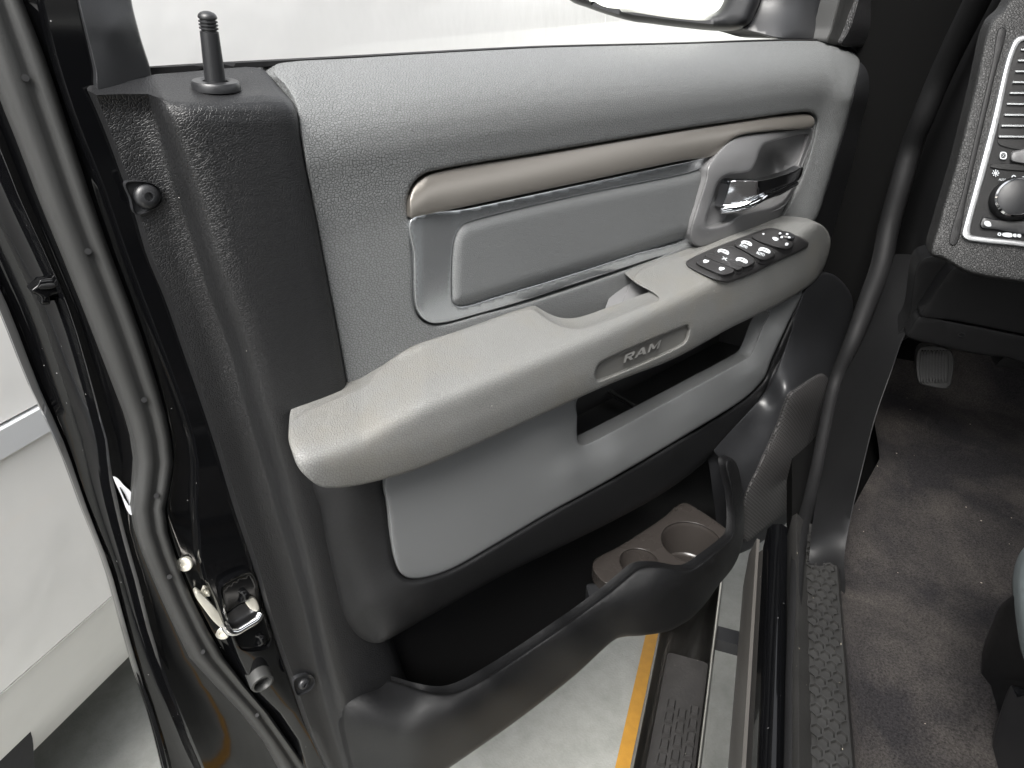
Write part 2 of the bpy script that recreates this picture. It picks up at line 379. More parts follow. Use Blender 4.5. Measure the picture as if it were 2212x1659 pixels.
# ================================================================== SETTING
def concrete():
    m, n, l, b = new_mat('concrete'); tc = N(n, 'ShaderNodeTexCoord')
    a = N(n, 'ShaderNodeTexNoise', Scale=14.0, Detail=8.0, Roughness=.7); l.new(tc.outputs['Object'], a.inputs['Vector'])
    r = N(n, 'ShaderNodeValToRGB'); r.color_ramp.elements[0].position = .3; r.color_ramp.elements[0].color = (.205, .211, .196, 1); r.color_ramp.elements[1].position = .66; r.color_ramp.elements[1].color = (.285, .288, .272, 1)
    l.new(a.outputs['Fac'], r.inputs['Fac']); l.new(r.outputs['Color'], b.inputs['Base Color']); b.inputs['Roughness'].default_value = .8
    f = N(n, 'ShaderNodeTexNoise', Scale=220.0, Detail=4.0); l.new(tc.outputs['Object'], f.inputs['Vector'])
    bp = N(n, 'ShaderNodeBump', Strength=.5, Distance=.002); l.new(f.outputs['Fac'], bp.inputs['Height']); l.new(bp.outputs['Normal'], b.inputs['Normal']); return m
M['concrete'] = concrete()
M['yellow'] = simple('yellow_line_paint', (.38, .19, .021), .6, var=.25, vscale=60, bump=.0006, bscale=200)
g = obj('ground', [(-150, -150, 0), (150, -150, 0), (150, 150, 0), (-150, 150, 0)], [(0, 1, 2, 3)], M['concrete']); g['kind'] = 'structure'
l0 = PZ(1333, 1640, 0)@L; l1 = PZ(1367, 1640, 0)@L
yl = extrude('painted_line', [(l0, .0005), (l1, .0005), (l1, .004), (l0, .004)], -3, 6, M['yellow'], None); yl['kind'] = 'structure'

# ================================================================== TRUCK DOOR
door = empty('truck_door', (.62, .08, .45), 'opened black truck door with its grey and black moulded inner trim facing the cab', 'vehicle door')

PYS = np.concatenate([np.arange(240, 1700, 30.0), [1720.0, 1760.0]])
E_ = [(190, 190), (227, 277), (270, 393), (293, 460), (320, 553), (360, 650), (400, 766), (433, 860), (467, 963), (510, 1106), (547, 1216), (580, 1333), (617, 1439), (640, 1506), (667, 1583), (703, 1659), (750, 1765)]
BL = [(322, 203), (347, 307), (367, 390), (397, 473), (423, 553), (447, 630), (487, 736), (520, 853), (547, 946), (573, 1030), (593, 1106), (633, 1233), (663, 1339), (683, 1439), (707, 1539), (737, 1639), (775, 1765)]
BR = [(353, 207), (383, 283), (420, 377), (443, 450), (470, 550), (500, 636), (540, 753), (567, 846), (597, 953), (622, 1040), (638, 1106), (667, 1216), (693, 1346), (717, 1439), (737, 1506), (765, 1600), (815, 1765)]
SM = [(573, 152), (617, 190), (637, 227), (650, 300), (667, 393), (697, 553), (720, 670), (737, 760), (752, 850), (765, 950), (780, 1060), (800, 1200), (830, 1320), (860, 1420), (890, 1500), (930, 1600), (990, 1765)]

# --- end trim (black hide), stepped flange, slope and main face, rounded over at the top
def end_row(x0top, ytop, poly, y, dx=0, ytopv=.08, roll=.03):
    xs = ev(poly, PYS)+dx
    top = [(x0top, ytop, ytopv)]
    return top, [(x, py, y) for x, py in zip(xs, PYS)]
def lerp(a, b, t): return a+(b-a)*t
rows = []
specs = [  # polyline mix, y, top back point (px, py, y), top roll points
    (lambda ys: ev(E_, ys), .052, [(192, 188, .056), (192, 196, .048)]),
    (lambda ys: ev(E_, ys)+4, .042, [(196, 186, .054), (199, 200, .038)]),
    (lambda ys: ev(E_, ys)+9, .038, [(206, 184, .056), (208, 205, .034)]),
    (lambda ys: lerp(ev(E_, ys), ev(BL, ys), .5), .037, [(262, 178, .058), (265, 203, .033)]),
    (lambda ys: ev(BL, ys)-3, .036, [(316, 168, .060), (320, 203, .033)]),
    (lambda ys: lerp(ev(BL, ys), ev(BR, ys), .12), .033, [(322, 165, .063), (328, 206, .030)]),
    (lambda ys: lerp(ev(BL, ys), ev(BR, ys), .5), .018, [(332, 163, .066), (340, 210, .022)]),
    (lambda ys: lerp(ev(BL, ys), ev(BR, ys), .88), .004, [(342, 161, .068), (352, 214, .014)]),
    (lambda ys: ev(BR, ys)+6, .001, [(352, 160, .070), (364, 218, .010)]),
    (lambda ys: lerp(ev(BR, ys), ev(SM, ys), .2), -.001, [(392, 157, .072), (405, 220, .007)]),
    (lambda ys: lerp(ev(BR, ys), ev(SM, ys), .5), -.002, [(470, 150, .074), (490, 214, .010)]),
    (lambda ys: lerp(ev(BR, ys), ev(SM, ys), .8), -.001, [(535, 145, .074), (566, 205, .012)]),
    (lambda ys: ev(SM, ys)-14, .000, [(556, 146, .073), (606, 208, .014)]),
    (lambda ys: ev(SM, ys)-5, .003, [(566, 149, .072), (622, 214, .016)]),
    (lambda ys: ev(SM, ys), .009, [(571, 152, .071), (630, 219, .019)]),
    (lambda ys: ev(SM, ys)+1, .030, [(573, 153, .072), (633, 220, .032)]),
]
for fx, y, tp in specs:
    xs = fx(PYS); body = [(x, py, y) for x, py in zip(xs, PYS)]
    a, b_ = np.array(tp[0]), np.array(tp[1])
    # rounded transition between the top ledge and the face
    q1 = a*.45+b_*.55; q1[2] = lerp(tp[0][2], tp[1][2], .50)
    q2 = a*.15+b_*.85; q2[2] = lerp(tp[0][2], tp[1][2], .80)
    c0 = np.array(body[0]); q4 = (b_*.6+c0*.4); q4[2] = lerp(tp[1][2], y, .62)
    rows.append([tuple(a), tuple(q1), tuple(q2), tuple(b_), tuple(q4)]+body)
end_trim = grid('end_trim', rows, M['dark_hide'], door, 60, solid=.004)

# --- grey shoulder pad
PADL = [(573, 152), (617, 190), (637, 227), (650, 300), (667, 393), (697, 553), (720, 670), (737, 760), (752, 850)]
pad_out = [(596, 139), (640, 132), (737, 127), (937, 115), (1170, 103), (1474, 95), (1707, 88), (1794, 90), (1834, 101), (1852, 115), (1857, 133),
           (1844, 200), (1827, 267), (1807, 333), (1787, 400), (1757, 482), (1700, 520), (1640, 560), (1500, 640), (1440, 690), (1330, 720), (1180, 730), (1000, 770), (870, 815), (800, 860), (756, 868),
           (752, 845), (737, 760), (720, 670), (697, 553), (667, 393), (651, 300), (638, 227), (618, 188), (590, 155)]
TOPX = [560, 600, 640, 737, 937, 1170, 1474, 1707, 1794, 1834, 1860]; TOPY = [150, 139, 132, 127, 115, 103, 95, 88, 90, 100, 118]
def pad_f(a, b_):
    a = np.asarray(a, float); b_ = np.asarray(b_, float)
    sc_ = np.interp(a, [550, 1106, 1850], [1.25, .95, .55])
    d = (b_-np.interp(a, TOPX, TOPY))/sc_
    kx = np.array([-20, 0, 15, 35, 60, 95, 135, 180, 240, 330, 500, 900]); ky = np.array([.100, .078, .0605, .043, .0275, .0135, .0055, .0035, .007, .010, .009, .008])
    f = np.zeros_like(a)                                         # smoothed profile
    for o_, w_ in ((-14, .15), (-7, .2), (0, .3), (7, .2), (14, .15)): f = f+w_*np.interp(d+o_, kx, ky)
    e = np.interp(b_, [100, 133, 200, 267, 333, 400, 482], [1850, 1857, 1844, 1827, 1807, 1787, 1757])-a      # towards the front end the pad lifts to a lip
    lip = np.clip(1-e/70, 0, 1); lip = lip*lip*(3-2*lip)*np.clip((b_-135)/80, 0, 1)
    return f-.014*lip
inlay = [(880, 430), (891, 398), (915, 376), (950, 366), (1170, 329), (1474, 278), (1641, 253), (1707, 244), (1749, 243), (1763, 256), (1762, 275), (1736, 370), (1718, 412), (1682, 476),
         (1598, 509), (1516, 537), (1490, 528), (1404, 564), (1137, 654), (1037, 680), (964, 700), (932, 702), (913, 694), (900, 678), (893, 653), (890, 553), (883, 474)]
pad = panel('shoulder_pad', pad_out, M['grey_hide'], door, pad_f, [inlay], bev=7, bevm=.004, step=11, depth=.03)

# --- bronze strip
c2 = cr(1, 0); c3 = cr(2, 0); c4 = cr(0, 1); c5 = cr(1, 1); c6 = cr(2, 1); c7 = cr(0, 2); c8 = cr(1, 2); c9 = cr(2, 2)
br_out = [(904, 467), (887, 470.5), (885.5, 460), (885, 430), (895, 401), (918, 381), (950, 370), (1170, 333), (1474, 282), (1641, 257), (1707, 248), (1746, 247), (1758, 256), (1757, 272),
          (1674, 282), (1600, 292), (1580, 302), (1562, 318), (1545, 335), (1474, 347), (1237, 397), (1010, 445)]
def br_f(a, b_):
    a = np.asarray(a, float); t = (np.asarray(b_, float)-np.interp(a, [885, 920, 950, 1170, 1474, 1641, 1760], [405, 380, 370, 333, 282, 257, 247]))/np.interp(a, [885, 960, 1170, 1474, 1545, 1600, 1700, 1760], [70, 85, 78, 65, 60, 36, 30, 28])
    f = 0
    for o_, w_ in ((-.1, .25), (0, .5), (.1, .25)): f = f+w_*np.interp(t+o_, [-.2, 0, .12, .3, .55, .8, 1.1], [.0135, .0108, .0085, .0056, .0034, .0024, .0026])
    return f
strip = panel('accent_strip', br_out, M['bronze'], door, br_f, bev=3.0, bevm=.003, step=7, ostep=4)

# --- silver frame round the padded insert
ins_out = [(970, 560), (974, 520), (982, 497), (996, 481), (1016, 473), (1237, 419), (1474, 372), (1534, 357), (1540, 366), (1528, 420), (1500, 509), (1479, 516), (1370, 552), (1237, 595), (1070, 645), (1012, 663), (986, 665), (972, 655), (969, 620)]
fr_out = [(888, 473), (1010, 449), (1237, 401), (1474, 351), (1545, 338), (1550, 350), (1528, 440), (1500, 527), (1404, 560), (1237, 615), (1137, 648), (1037, 677), (964, 696), (934, 698), (917, 691), (904, 676), (897, 653), (894, 553)]
fr_hole = [(976, 555), (980, 522), (988, 500), (1000, 486), (1018, 478), (1237, 425), (1474, 377), (1528, 364), (1530, 372), (1520, 420), (1494, 507), (1370, 548), (1237, 591), (1070, 641), (1012, 659), (990, 661), (978, 652), (975, 620)]
frame = panel('accent_frame', fr_out, M['silver'], door, lambda a, b_: .006+.004*np.clip((np.asarray(a)-915)/60, 0, 1), [fr_hole], bev=2.4, bevm=.003, step=8, ostep=3, sharp=60)
insert = panel('padded_insert', ins_out, M['grey_fine'], door, .006, bev=28, bevm=.015, step=9, ostep=4, depth=.02, sharp=80)

# --- handle bezel with its scoop, chrome lever
bez = [c26(*q) for q in [(330, 1190), (265, 1160), (240, 1095), (300, 850), (372, 620), (380, 545), (430, 460), (515, 365), (600, 302), (660, 282), (950, 246), (1240, 216), (1248, 240), (1150, 560), (1095, 720), (1010, 870), (960, 955), (640, 1085)]]
scoop = [c26(*q) for q in [(372, 990), (395, 890), (440, 745), (478, 655), (540, 603), (730, 565), (765, 520), (815, 395), (850, 350), (900, 330), (1195, 272), (1185, 330), (1105, 560), (1070, 690), (1000, 800), (900, 860), (760, 890), (640, 930), (560, 985), (430, 1022), (385, 1020)]]
bzf = rbf([c26(*q)+(v,) for *q, v in [(330, 1190, .0), (240, 1095, .0), (300, 850, -.002), (380, 545, -.003), (515, 365, .001), (660, 282, .006), (1240, 216, .012), (1150, 560, .010), (960, 955, .004), (640, 1085, .000), (460, 560, -.006), (650, 420, -.004), (330, 1000, -.005), (900, 300, .004), (1200, 400, .012)]])
bezel = panel('handle_bezel', bez, M['bezel_plastic'], door, bzf, [scoop], bev=6, bevm=.004, step=9, ostep=4)
well = panel('handle_scoop', [(q[0], q[1]) for q in [c26(*p) for p in [(330, 1040), (420, 700), (520, 570), (720, 530), (800, 360), (860, 310), (1225, 245), (1130, 600), (1000, 860), (760, 930), (560, 1030)]]], M['bezel_plastic'], bezel,
             rbf([c26(*q)+(v,) for *q, v in [(372, 1000, .010), (440, 760, .020), (540, 610, .030), (700, 570, .034), (850, 350, .030), (1195, 275, .018), (1105, 560, .014), (1000, 800, .012), (760, 890, .008), (560, 985, .006),
                                               (640, 800, .042), (860, 600, .050), (900, 450, .055), (1000, 450, .034), (1080, 480, .022), (900, 760, .030), (700, 700, .045)]]), bev=0, step=8, depth=.004)
# dark slot behind the lever
lev_top = [c26(*q) for q in [(568, 648), (690, 640), (800, 640), (860, 632), (960, 606), (1080, 570), (1165, 532), (1162, 590), (1135, 640), (1060, 680), (960, 712), (860, 745), (792, 775), (740, 806), (690, 828), (600, 850), (520, 870), (500, 862), (525, 790), (548, 710)]]
def levf(a, b_):
    a = np.asarray(a); x = (a-1426.4)/.26455
    return np.where(x < 800, lerp(.004, -.034, np.clip((x-500)/300, 0, 1)), lerp(-.034, -.020, np.clip((x-800)/360, 0, 1)**1.6))
lever = panel('pull_lever', lev_top, M['chrome'], door, levf, bev=3.5, bevm=.004, step=4, ostep=3, depth=.012, sharp=30)
tube('lever_edge', [P(*c26(492, 893), .002), P(*c26(600, 872), -.008), P(*c26(720, 838), -.022), P(*c26(820, 792), -.030), P(*c26(960, 740), -.027), P(*c26(1110, 668), -.020)], [.004, .0065, .007, .006, .0055, .0035], M['chrome'], lever, step=.006)

# --- armrest
arm_out = [(623, 946), (628, 915), (653, 892), (700, 870), (752, 848), (790, 830), (814, 801), (854, 771), (897, 746), (970, 722), (1037, 699), (1110, 673), (1135, 667), (1152, 667), (1177, 684), (1204, 699), (1230, 707), (1257, 707), (1290, 698), (1337, 680), (1395, 657), (1422, 645),
           (1412, 634), (1367, 605), (1374, 591), (1392, 579), (1426, 565), (1490, 546), (1575, 509), (1650, 484), (1680, 477), (1752, 479), (1770, 483), (1785, 496), (1794, 518), (1791, 545), (1780, 578), (1762, 606), (1731, 629),
           (1678, 660), (1579, 708), (1455, 775), (1331, 824), (1207, 879), (1104, 926), (970, 986), (900, 1014), (834, 1034), (770, 1049), (720, 1054), (690, 1050), (662, 1030), (643, 1008), (630, 975)]
def smax(a, b_, k): return k*np.logaddexp(np.asarray(a)/k, np.asarray(b_)/k)
def arm_f(px, py):
    """rounded block: top plane, front face and rear end, blended where they meet"""
    px = np.atleast_1d(np.asarray(px, float)); py = np.atleast_1d(np.asarray(py, float))
    d = RT[None]*((px-CX)/F)[:, None]+UP[None]*((CY-py)/F)[:, None]+FW[None]
    # top plane: z = 1.055 + .10 * (y - .005)
    drop = np.interp(px, [620, 700, 780, 850, 920], [.006, .008, .009, .004, 0])      # the top dips towards the rear end
    t = ((1.055-drop+.10*(-.5-.005))-1.35)/(d[:, 2]-.10*d[:, 1]); y_top = -.5+d[:, 1]*t
    y_top = np.minimum(y_top, .03)
    k = d[:, 0]/d[:, 1]; y_end = .168/np.maximum(k, .05)-.5
    yf = np.interp(px, [600, 800, 1000, 1300, 1500, 1640, 1720, 1770, 1800], [-.070, -.074, -.079, -.083, -.080, -.073, -.062, -.045, -.030])
    B_ = np.interp(px, [690, 737, 834, 970, 1104, 1207, 1331, 1455, 1579, 1678, 1731, 1762, 1790], [1050, 1051, 1033, 986, 926, 879, 824, 775, 708, 660, 629, 606, 560])
    sc_ = np.interp(px, [600, 1100, 1790], [1.25, 1.0, .6]); u = np.clip((py-(B_-60*sc_))/(60*sc_), 0, 1.3)
    yf = yf+.005*u*u
    y = smax(y_top, yf, .006)
    return np.minimum(smax(y, y_end, .012), .004)
ram_out = [c22(*q) for q in [(322, 852), (325, 800), (350, 742), (400, 706), (1090, 412), (1122, 402), (1132, 420), (1128, 470), (1104, 538), (1050, 580), (380, 872), (335, 884)]]
armrest = panel('armrest', arm_out, M['arm_hide'], door, arm_f, [ram_out], bev=4.5, bevm=.004, step=9, ostep=5, depth=.022, sharp=75, skirt=(.55, 1, 0))
# recessed plate with raised letters
def ram_f(a, b_): return arm_f(a, b_)+.007
ram_in = [c22(*q) for q in [(300, 870), (310, 790), (340, 725), (395, 690), (1090, 395), (1135, 385), (1148, 420), (1140, 480), (1112, 550), (1055, 595), (385, 888), (325, 900)]]
M['arm_plastic'] = simple('arm_plastic', (.115, .114, .108), .42, bump=.0001, bscale=900)
badge = panel('badge_plate', ram_in, M['arm_plastic'], armrest, ram_f, bev=4, bevm=-.006, step=6, ostep=4, depth=.004, sharp=80)

def text_mesh(s, bold=True, res=3, extr=0.0):
    cu = bpy.data.curves.new('txt', 'FONT'); cu.body = s; cu.align_x = 'CENTER'; cu.align_y = 'CENTER'; cu.size = 1.0; cu.resolution_u = res; cu.extrude = extr
    if bold: cu.offset = .022
    to = bpy.data.objects.new('txt', cu); COL.objects.link(to)
    dg = bpy.context.evaluated_depsgraph_get(); me = bpy.data.meshes.new_from_object(to.evaluated_get(dg))
    v = np.array([tuple(q.co) for q in me.vertices]); f = [tuple(p.vertices) for p in me.polygons]
    bpy.data.objects.remove(to); bpy.data.curves.remove(cu); bpy.data.meshes.remove(me); return v, f
def put_text(name, s, fmap, mat, parent, extr=.1, bold=True):
    """fmap(u, v, h) -> place; u, v in -0.5..0.5 across the lettering's own box"""
    v, f = text_mesh(s, bold, extr=extr); lo, hi = v.min(0), v.max(0); c = (lo+hi)/2; d = np.maximum(hi-lo, 1e-6)
    V = [fmap((q[0]-c[0])/d[0], (q[1]-c[1])/d[1], (q[2]-lo[2])/d[2]) for q in v]
    return obj(name, V, f, mat, parent, 30)
A, B, Cc, Dd = [np.array(c22(*q)) for q in [(562, 730), (872, 598), (896, 524), (582, 656)]]   # lettering corners: low left, low right, high right, high left
def badge_map(u, v, h):
    u += .5; v += .5; q = A*(1-u)*(1-v)+B*u*(1-v)+Cc*u*v+Dd*(1-u)*v
    return P(q[0], q[1], float(ram_f(q[0], q[1])[0])-.0002-.0065*h)
M['arm_letter'] = simple('arm_letter', (.21, .208, .20), .4)
GLYPH = [  # strokes of R, A, M as four-sided pieces in the lettering's own box
    [[(0, 0), (.075, 0), (.075, 1), (0, 1)], [(.075, .78), (.215, .78), (.245, 1), (.075, 1)], [(.075, .40), (.215, .40), (.215, .60), (.075, .60)], [(.195, .40), (.27, .50), (.27, .90), (.195, 1)], [(.115, .40), (.20, .40), (.285, 0), (.195, 0)]],
    [[(.31, 0), (.385, 0), (.50, 1), (.43, 1)], [(.43, 1), (.52, 1), (.64, 0), (.56, 0)], [(.385, .22), (.575, .22), (.555, .42), (.405, .42)]],
    [[(.68, 0), (.745, 0), (.745, 1), (.68, 1)], [(.935, 0), (1.0, 0), (1.0, 1), (.935, 1)], [(.745, 1), (.745, .66), (.82, .12), (.86, .34)], [(.935, 1), (.935, .66), (.86, .12), (.82, .34)]]]
for g_ in GLYPH:
    V, fs = [], []
    for q in g_:
        c0 = len(V); V += [badge_map(u-.5, v-.5, 0) for u, v in q]+[badge_map(u-.5, v-.5, .85) for u, v in q]
        fs += [(c0+4, c0+5, c0+6, c0+7)]+[(c0+k, c0+(k+1) % 4, c0+4+(k+1) % 4, c0+4+k) for k in range(4)]
    obj('letter', V, fs, M['arm_letter'], armrest, 30)

# --- grab cup behind the armrest
gc = panel('grab_cup', [(1335, 690), (1342, 655), (1358, 622), (1366, 602), (1380, 610), (1418, 636), (1432, 650), (1424, 668), (1380, 690)], M['bezel_plastic'], door,
           rbf([(1335, 690, -.028), (1345, 650, -.012), (1366, 603, .012), (1424, 648, -.030), (1400, 665, -.036), (1385, 630, -.015)]), bev=2, bevm=.002, step=7, depth=.02)
cup_floor = panel('grab_floor', [(1140, 660), (1260, 640), (1380, 590), (1440, 650), (1400, 700), (1250, 740), (1170, 720)], M['grey_hide'], door, .013, bev=0, step=20, depth=.01)

# --- black surround, grey insert with its open bin
sur_out = [(668, 1040), (676, 1065), (690, 1100), (706, 1180), (722, 1255), (738, 1316), (756, 1354), (775, 1375), (797, 1387), (824, 1388), (870, 1364), (917, 1337), (1070, 1251), (1237, 1169), (1350, 1112), (1437, 1062), (1520, 1000), (1590, 925), (1650, 850), (1690, 770), (1745, 630), (1730, 600), (1500, 700), (1200, 850), (1000, 940), (834, 1000), (720, 1030)]
ins2 = [(834, 1031), (837, 1086), (840, 1110), (846, 1165), (853, 1208), (864, 1236), (880, 1248), (905, 1250), (945, 1241), (984, 1225), (1070, 1176), (1187, 1107), (1304, 1043), (1474, 944), (1600, 866), (1632, 838), (1651, 815), (1666, 777), (1700, 702), (1732, 625), (1678, 640), (1579, 690), (1455, 755), (1331, 806), (1207, 860), (1104, 908), (970, 968)]
ins2h = [(q[0]+dx, q[1]+dy) for q, (dx, dy) in zip(ins2, [(-1.5, 0)]*5+[(-1, 1.5)]*10+[(1, 1)]*4+[(1.5, 0)]*2+[(0, 0)]*6)]
sc_ = []
for x, y, v in [(672, 1045, .0), (690, 1100, -.004), (722, 1255, -.004), (756, 1354, -.006), (797, 1387, -.016), (700, 1060, -.014), (730, 1130, -.022), (750, 1230, -.022), (775, 1330, -.026), (820, 1060, -.040), (830, 1130, -.040), (840, 1230, -.044), (850, 1310, -.050),
                (824, 1388, -.040), (917, 1337, -.046), (917, 1300, -.056), (1070, 1251, -.050), (1070, 1215, -.056), (1237, 1169, -.052), (1230, 1120, -.056), (1437, 1062, -.052), (1430, 1010, -.054), (1590, 925, -.052), (1650, 850, -.052), (1690, 770, -.052), (1745, 630, -.040),
                (1500, 800, -.042), (1200, 930, -.040), (950, 1010, -.040)]: sc_.append((x, y, v))
surround = panel('pocket_surround', sur_out, M['dark_fine'], door, rbf(sc_), [ins2h], bev=12, bevm=.008, step=14, depth=.04, sharp=75)
binh = [c22(*q) for q in [(165, 1040), (160, 1200), (160, 1380), (170, 1418), (195, 1436), (240, 1428), (900, 1085), (1620, 690), (1660, 660), (1690, 610), (1760, 430), (1825, 280), (1650, 330), (1000, 640), (500, 860)]]
ic = [(834, 1031, -.044), (840, 1110, -.045), (864, 1236, -.047), (905, 1249, -.048), (1037, 1199, -.051), (1187, 1107, -.052), (1304, 1043, -.053), (1474, 944, -.053), (1600, 866, -.053), (1651, 815, -.052), (1700, 702, -.049), (1732, 625, -.045),
      (970, 970, -.046), (1104, 908, -.047), (1207, 860, -.048), (1455, 755, -.046), (1000, 1100, -.049), (1190, 1000, -.052), (1200, 940, -.051), (1235, 1015, -.056), (1330, 985, -.058), (1500, 890, -.058), (1625, 800, -.057),
      (1247, 946, -.046), (1249, 890, -.045), (1264, 958, -.046), (1430, 872, -.047), (1614, 772, -.046), (1640, 720, -.044), (1680, 720, -.054)]
lins = panel('storage_insert', ins2, M['grey_plastic'], door, rbf(ic, .003), [binh], bev=4, bevm=.004, step=11, depth=.02, ostep=4)
# bin behind the opening: floor, back, ends
xa = P(1248, 940, -.05)[0]-.004; xb = P(1655, 690, -.045)[0]+.03
bv = lambda x, y, z: np.array([x, y, z])
zf = .845
V = [bv(xa, -.035, zf), bv(xb, -.035, zf), bv(xb, .045, zf-.01), bv(xa, .045, zf-.01), bv(xa, .045, 1.02), bv(xb, .045, 1.02), bv(xa, -.035, 1.0), bv(xb, -.035, 1.0)]
M['bin_grey'] = simple('bin_grey', (.026, .026, .026), .3, bump=.0001, bscale=300)
binbox = obj('storage_bin', V, [(0, 1, 2, 3), (3, 2, 5, 4), (0, 3, 4, 6), (1, 7, 5, 2)], M['bin_grey'], door, 30)
p1 = P(1308, 838, .0); p2 = PZ(1392, 892, zf+.003)
rib0 = np.array([P(1395, 890, -.03)[0], -.03, zf+.004]); rib1 = np.array([P(1395, 890, -.03)[0]-.02, .042, zf+.002])
tube('divider_rib', [PZ(1396, 892, zf+.004), PZ(1350, 863, zf+.004), PZ(1308, 838, zf+.004)], .003, M['rubber'], binbox, smooth=False)
tube('divider_rib', [PZ(1389, 893, zf+.004), PZ(1343, 866, zf+.004), PZ(1299, 840, zf+.004)], .0022, M['bin_plastic'], binbox, smooth=False)

# --- speaker side of the trim and grille
spk = [c6(*q) for q in [(690, 890), (740, 852), (885, 762), (905, 760), (955, 812), (965, 850), (860, 1200), (745, 1555), (715, 1620)]]+[c9(*q) for q in [(640, 25), (520, 115), (410, 195), (390, 185), (384, 150)]]+[c6(*q) for q in [(392, 1580), (500, 1335), (600, 1100)]]
side_out = [(1742, 620), (1790, 590), (1840, 640), (1830, 760), (1812, 830), (1790, 930), (1735, 1090), (1712, 1118), (1660, 1160), (1612, 1190), (1590, 1195), (1575, 1100), (1560, 1000), (1540, 970), (1600, 905), (1655, 840), (1690, 765)]
sf = rbf([(1742, 620, -.045), (1790, 590, -.03), (1840, 640, -.03), (1830, 760, -.06), (1812, 830, -.085), (1790, 930, -.09), (1735, 1090, -.095), (1660, 1160, -.095), (1612, 1190, -.095), (1590, 1195, -.09), (1575, 1100, -.08), (1560, 1000, -.062), (1540, 970, -.050), (1600, 905, -.05), (1655, 840, -.05), (1690, 765, -.05),
          (1700, 850, -.092), (1770, 806, -.082), (1750, 950, -.098), (1650, 1100, -.098), (1640, 985, -.090), (1620, 930, -.06), (1690, 830, -.080), (1600, 1060, -.088), (1720, 760, -.058)])
side = panel('speaker_surround', side_out, M['black_plastic'], door, sf, bev=5, bevm=.004, step=12, depth=.03, sharp=60)
def grille_mat():
    m, n, l, b = new_mat('perforated_grille'); tc = N(n, 'ShaderNodeTexCoord')
    mp = N(n, 'ShaderNodeMapping'); mp.inputs['Rotation'].default_value = (0, 0, 0); l.new(tc.outputs['Object'], mp.inputs['Vector'])
    sp = N(n, 'ShaderNodeSeparateXYZ'); l.new(mp.outputs[0], sp.inputs[0])
    cm = N(n, 'ShaderNodeCombineXYZ'); l.new(sp.outputs['X'], cm.inputs['X']); l.new(sp.outputs['Z'], cm.inputs['Y'])
    rt = N(n, 'ShaderNodeVectorRotate', rotation_type='Z_AXIS'); rt.inputs['Angle'].default_value = math.radians(45); l.new(cm.outputs[0], rt.inputs['Vector'])
    vo = N(n, 'ShaderNodeTexVoronoi', Scale=200.0, Randomness=0.0); l.new(rt.outputs[0], vo.inputs['Vector'])
    mr = N(n, 'ShaderNodeMapRange'); mr.inputs['From Min'].default_value = .28; mr.inputs['From Max'].default_value = .40; l.new(vo.outputs['Distance'], mr.inputs['Value'])
    mx = N(n, 'ShaderNodeMix', data_type='RGBA'); mx.inputs['A'].default_value = (.004, .004, .004, 1); mx.inputs['B'].default_value = (.062, .060, .060, 1); l.new(mr.outputs[0], mx.inputs['Factor']); l.new(mx.outputs['Result'], b.inputs['Base Color'])
    bp = N(n, 'ShaderNodeBump', Strength=.8, Distance=.0008); l.new(mr.outputs[0], bp.inputs['Height']); l.new(bp.outputs['Normal'], b.inputs['Normal']); b.inputs['Roughness'].default_value = .5; return m
M['grille'] = grille_mat()
grille = panel('speaker_grille', spk, M['grille'], door, lambda a, b_: sf(a, b_)-.006, bev=7, bevm=.006, step=12, depth=.012)

# --- map pocket
liner = panel('pocket_liner', [(770, 1330), (900, 1270), (1437, 1000), (1560, 930), (1590, 985), (1596, 1100), (1560, 1210), (1450, 1320), (1330, 1345), (1237, 1425), (1104, 1525), (967, 1615), (880, 1640), (820, 1600), (795, 1480), (780, 1400)], M['bin_plastic'], door,
              rbf([(770, 1330, .012), (790, 1440, .012), (900, 1270, .03), (1000, 1500, .03), (1300, 1100, .04), (1300, 1330, .03), (1560, 930, .02), (1590, 1000, .0), (1500, 1250, .02), (900, 1600, .03)]), bev=0, step=25, depth=.01)
fl_px = [(830, 1610), (900, 1632), (967, 1612), (1104, 1522), (1237, 1422), (1330, 1342), (1450, 1317), (1560, 1207)]
fl_py = [(790, 1660), (890, 1680), (967, 1640), (1104, 1545), (1237, 1440), (1330, 1358), (1450, 1335), (1570, 1215)]
grid('pocket_floor', [[(a, b_, .032) for a, b_ in fl_px], [(lerp(a[0], b_[0], .5), lerp(a[1], b_[1], .5), -.02) for a, b_ in zip(fl_px, fl_py)], [(a, b_, v) for (a, b_), v in zip(fl_py, [-.01, -.06, -.078, -.082, -.086, -.10, -.11, -.10])]], M['bin_plastic'], door)
pk_out = [(838, 1470), (856, 1474), (880, 1481), (910, 1490), (950, 1497), (975, 1496), (1004, 1487), (1070, 1450), (1237, 1337), (1317, 1277), (1354, 1246), (1374, 1230), (1392, 1223), (1430, 1223), (1474, 1230), (1492, 1228), (1530, 1202), (1568, 1172), (1580, 1158), (1584, 1130), (1580, 1070), (1566, 1004), (1568, 992), (1580, 990), (1592, 1004), (1602, 1050), (1607, 1110), (1606, 1160), (1596, 1200),
          (1581, 1229), (1551, 1266), (1524, 1303), (1490, 1338), (1470, 1350), (1447, 1362), (1387, 1373), (1345, 1376), (1328, 1382), (1237, 1463), (1104, 1566), (967, 1661), (900, 1706), (850, 1745), (780, 1745), (765, 1680), (748, 1610), (738, 1550), (742, 1520), (770, 1500), (812, 1486)]
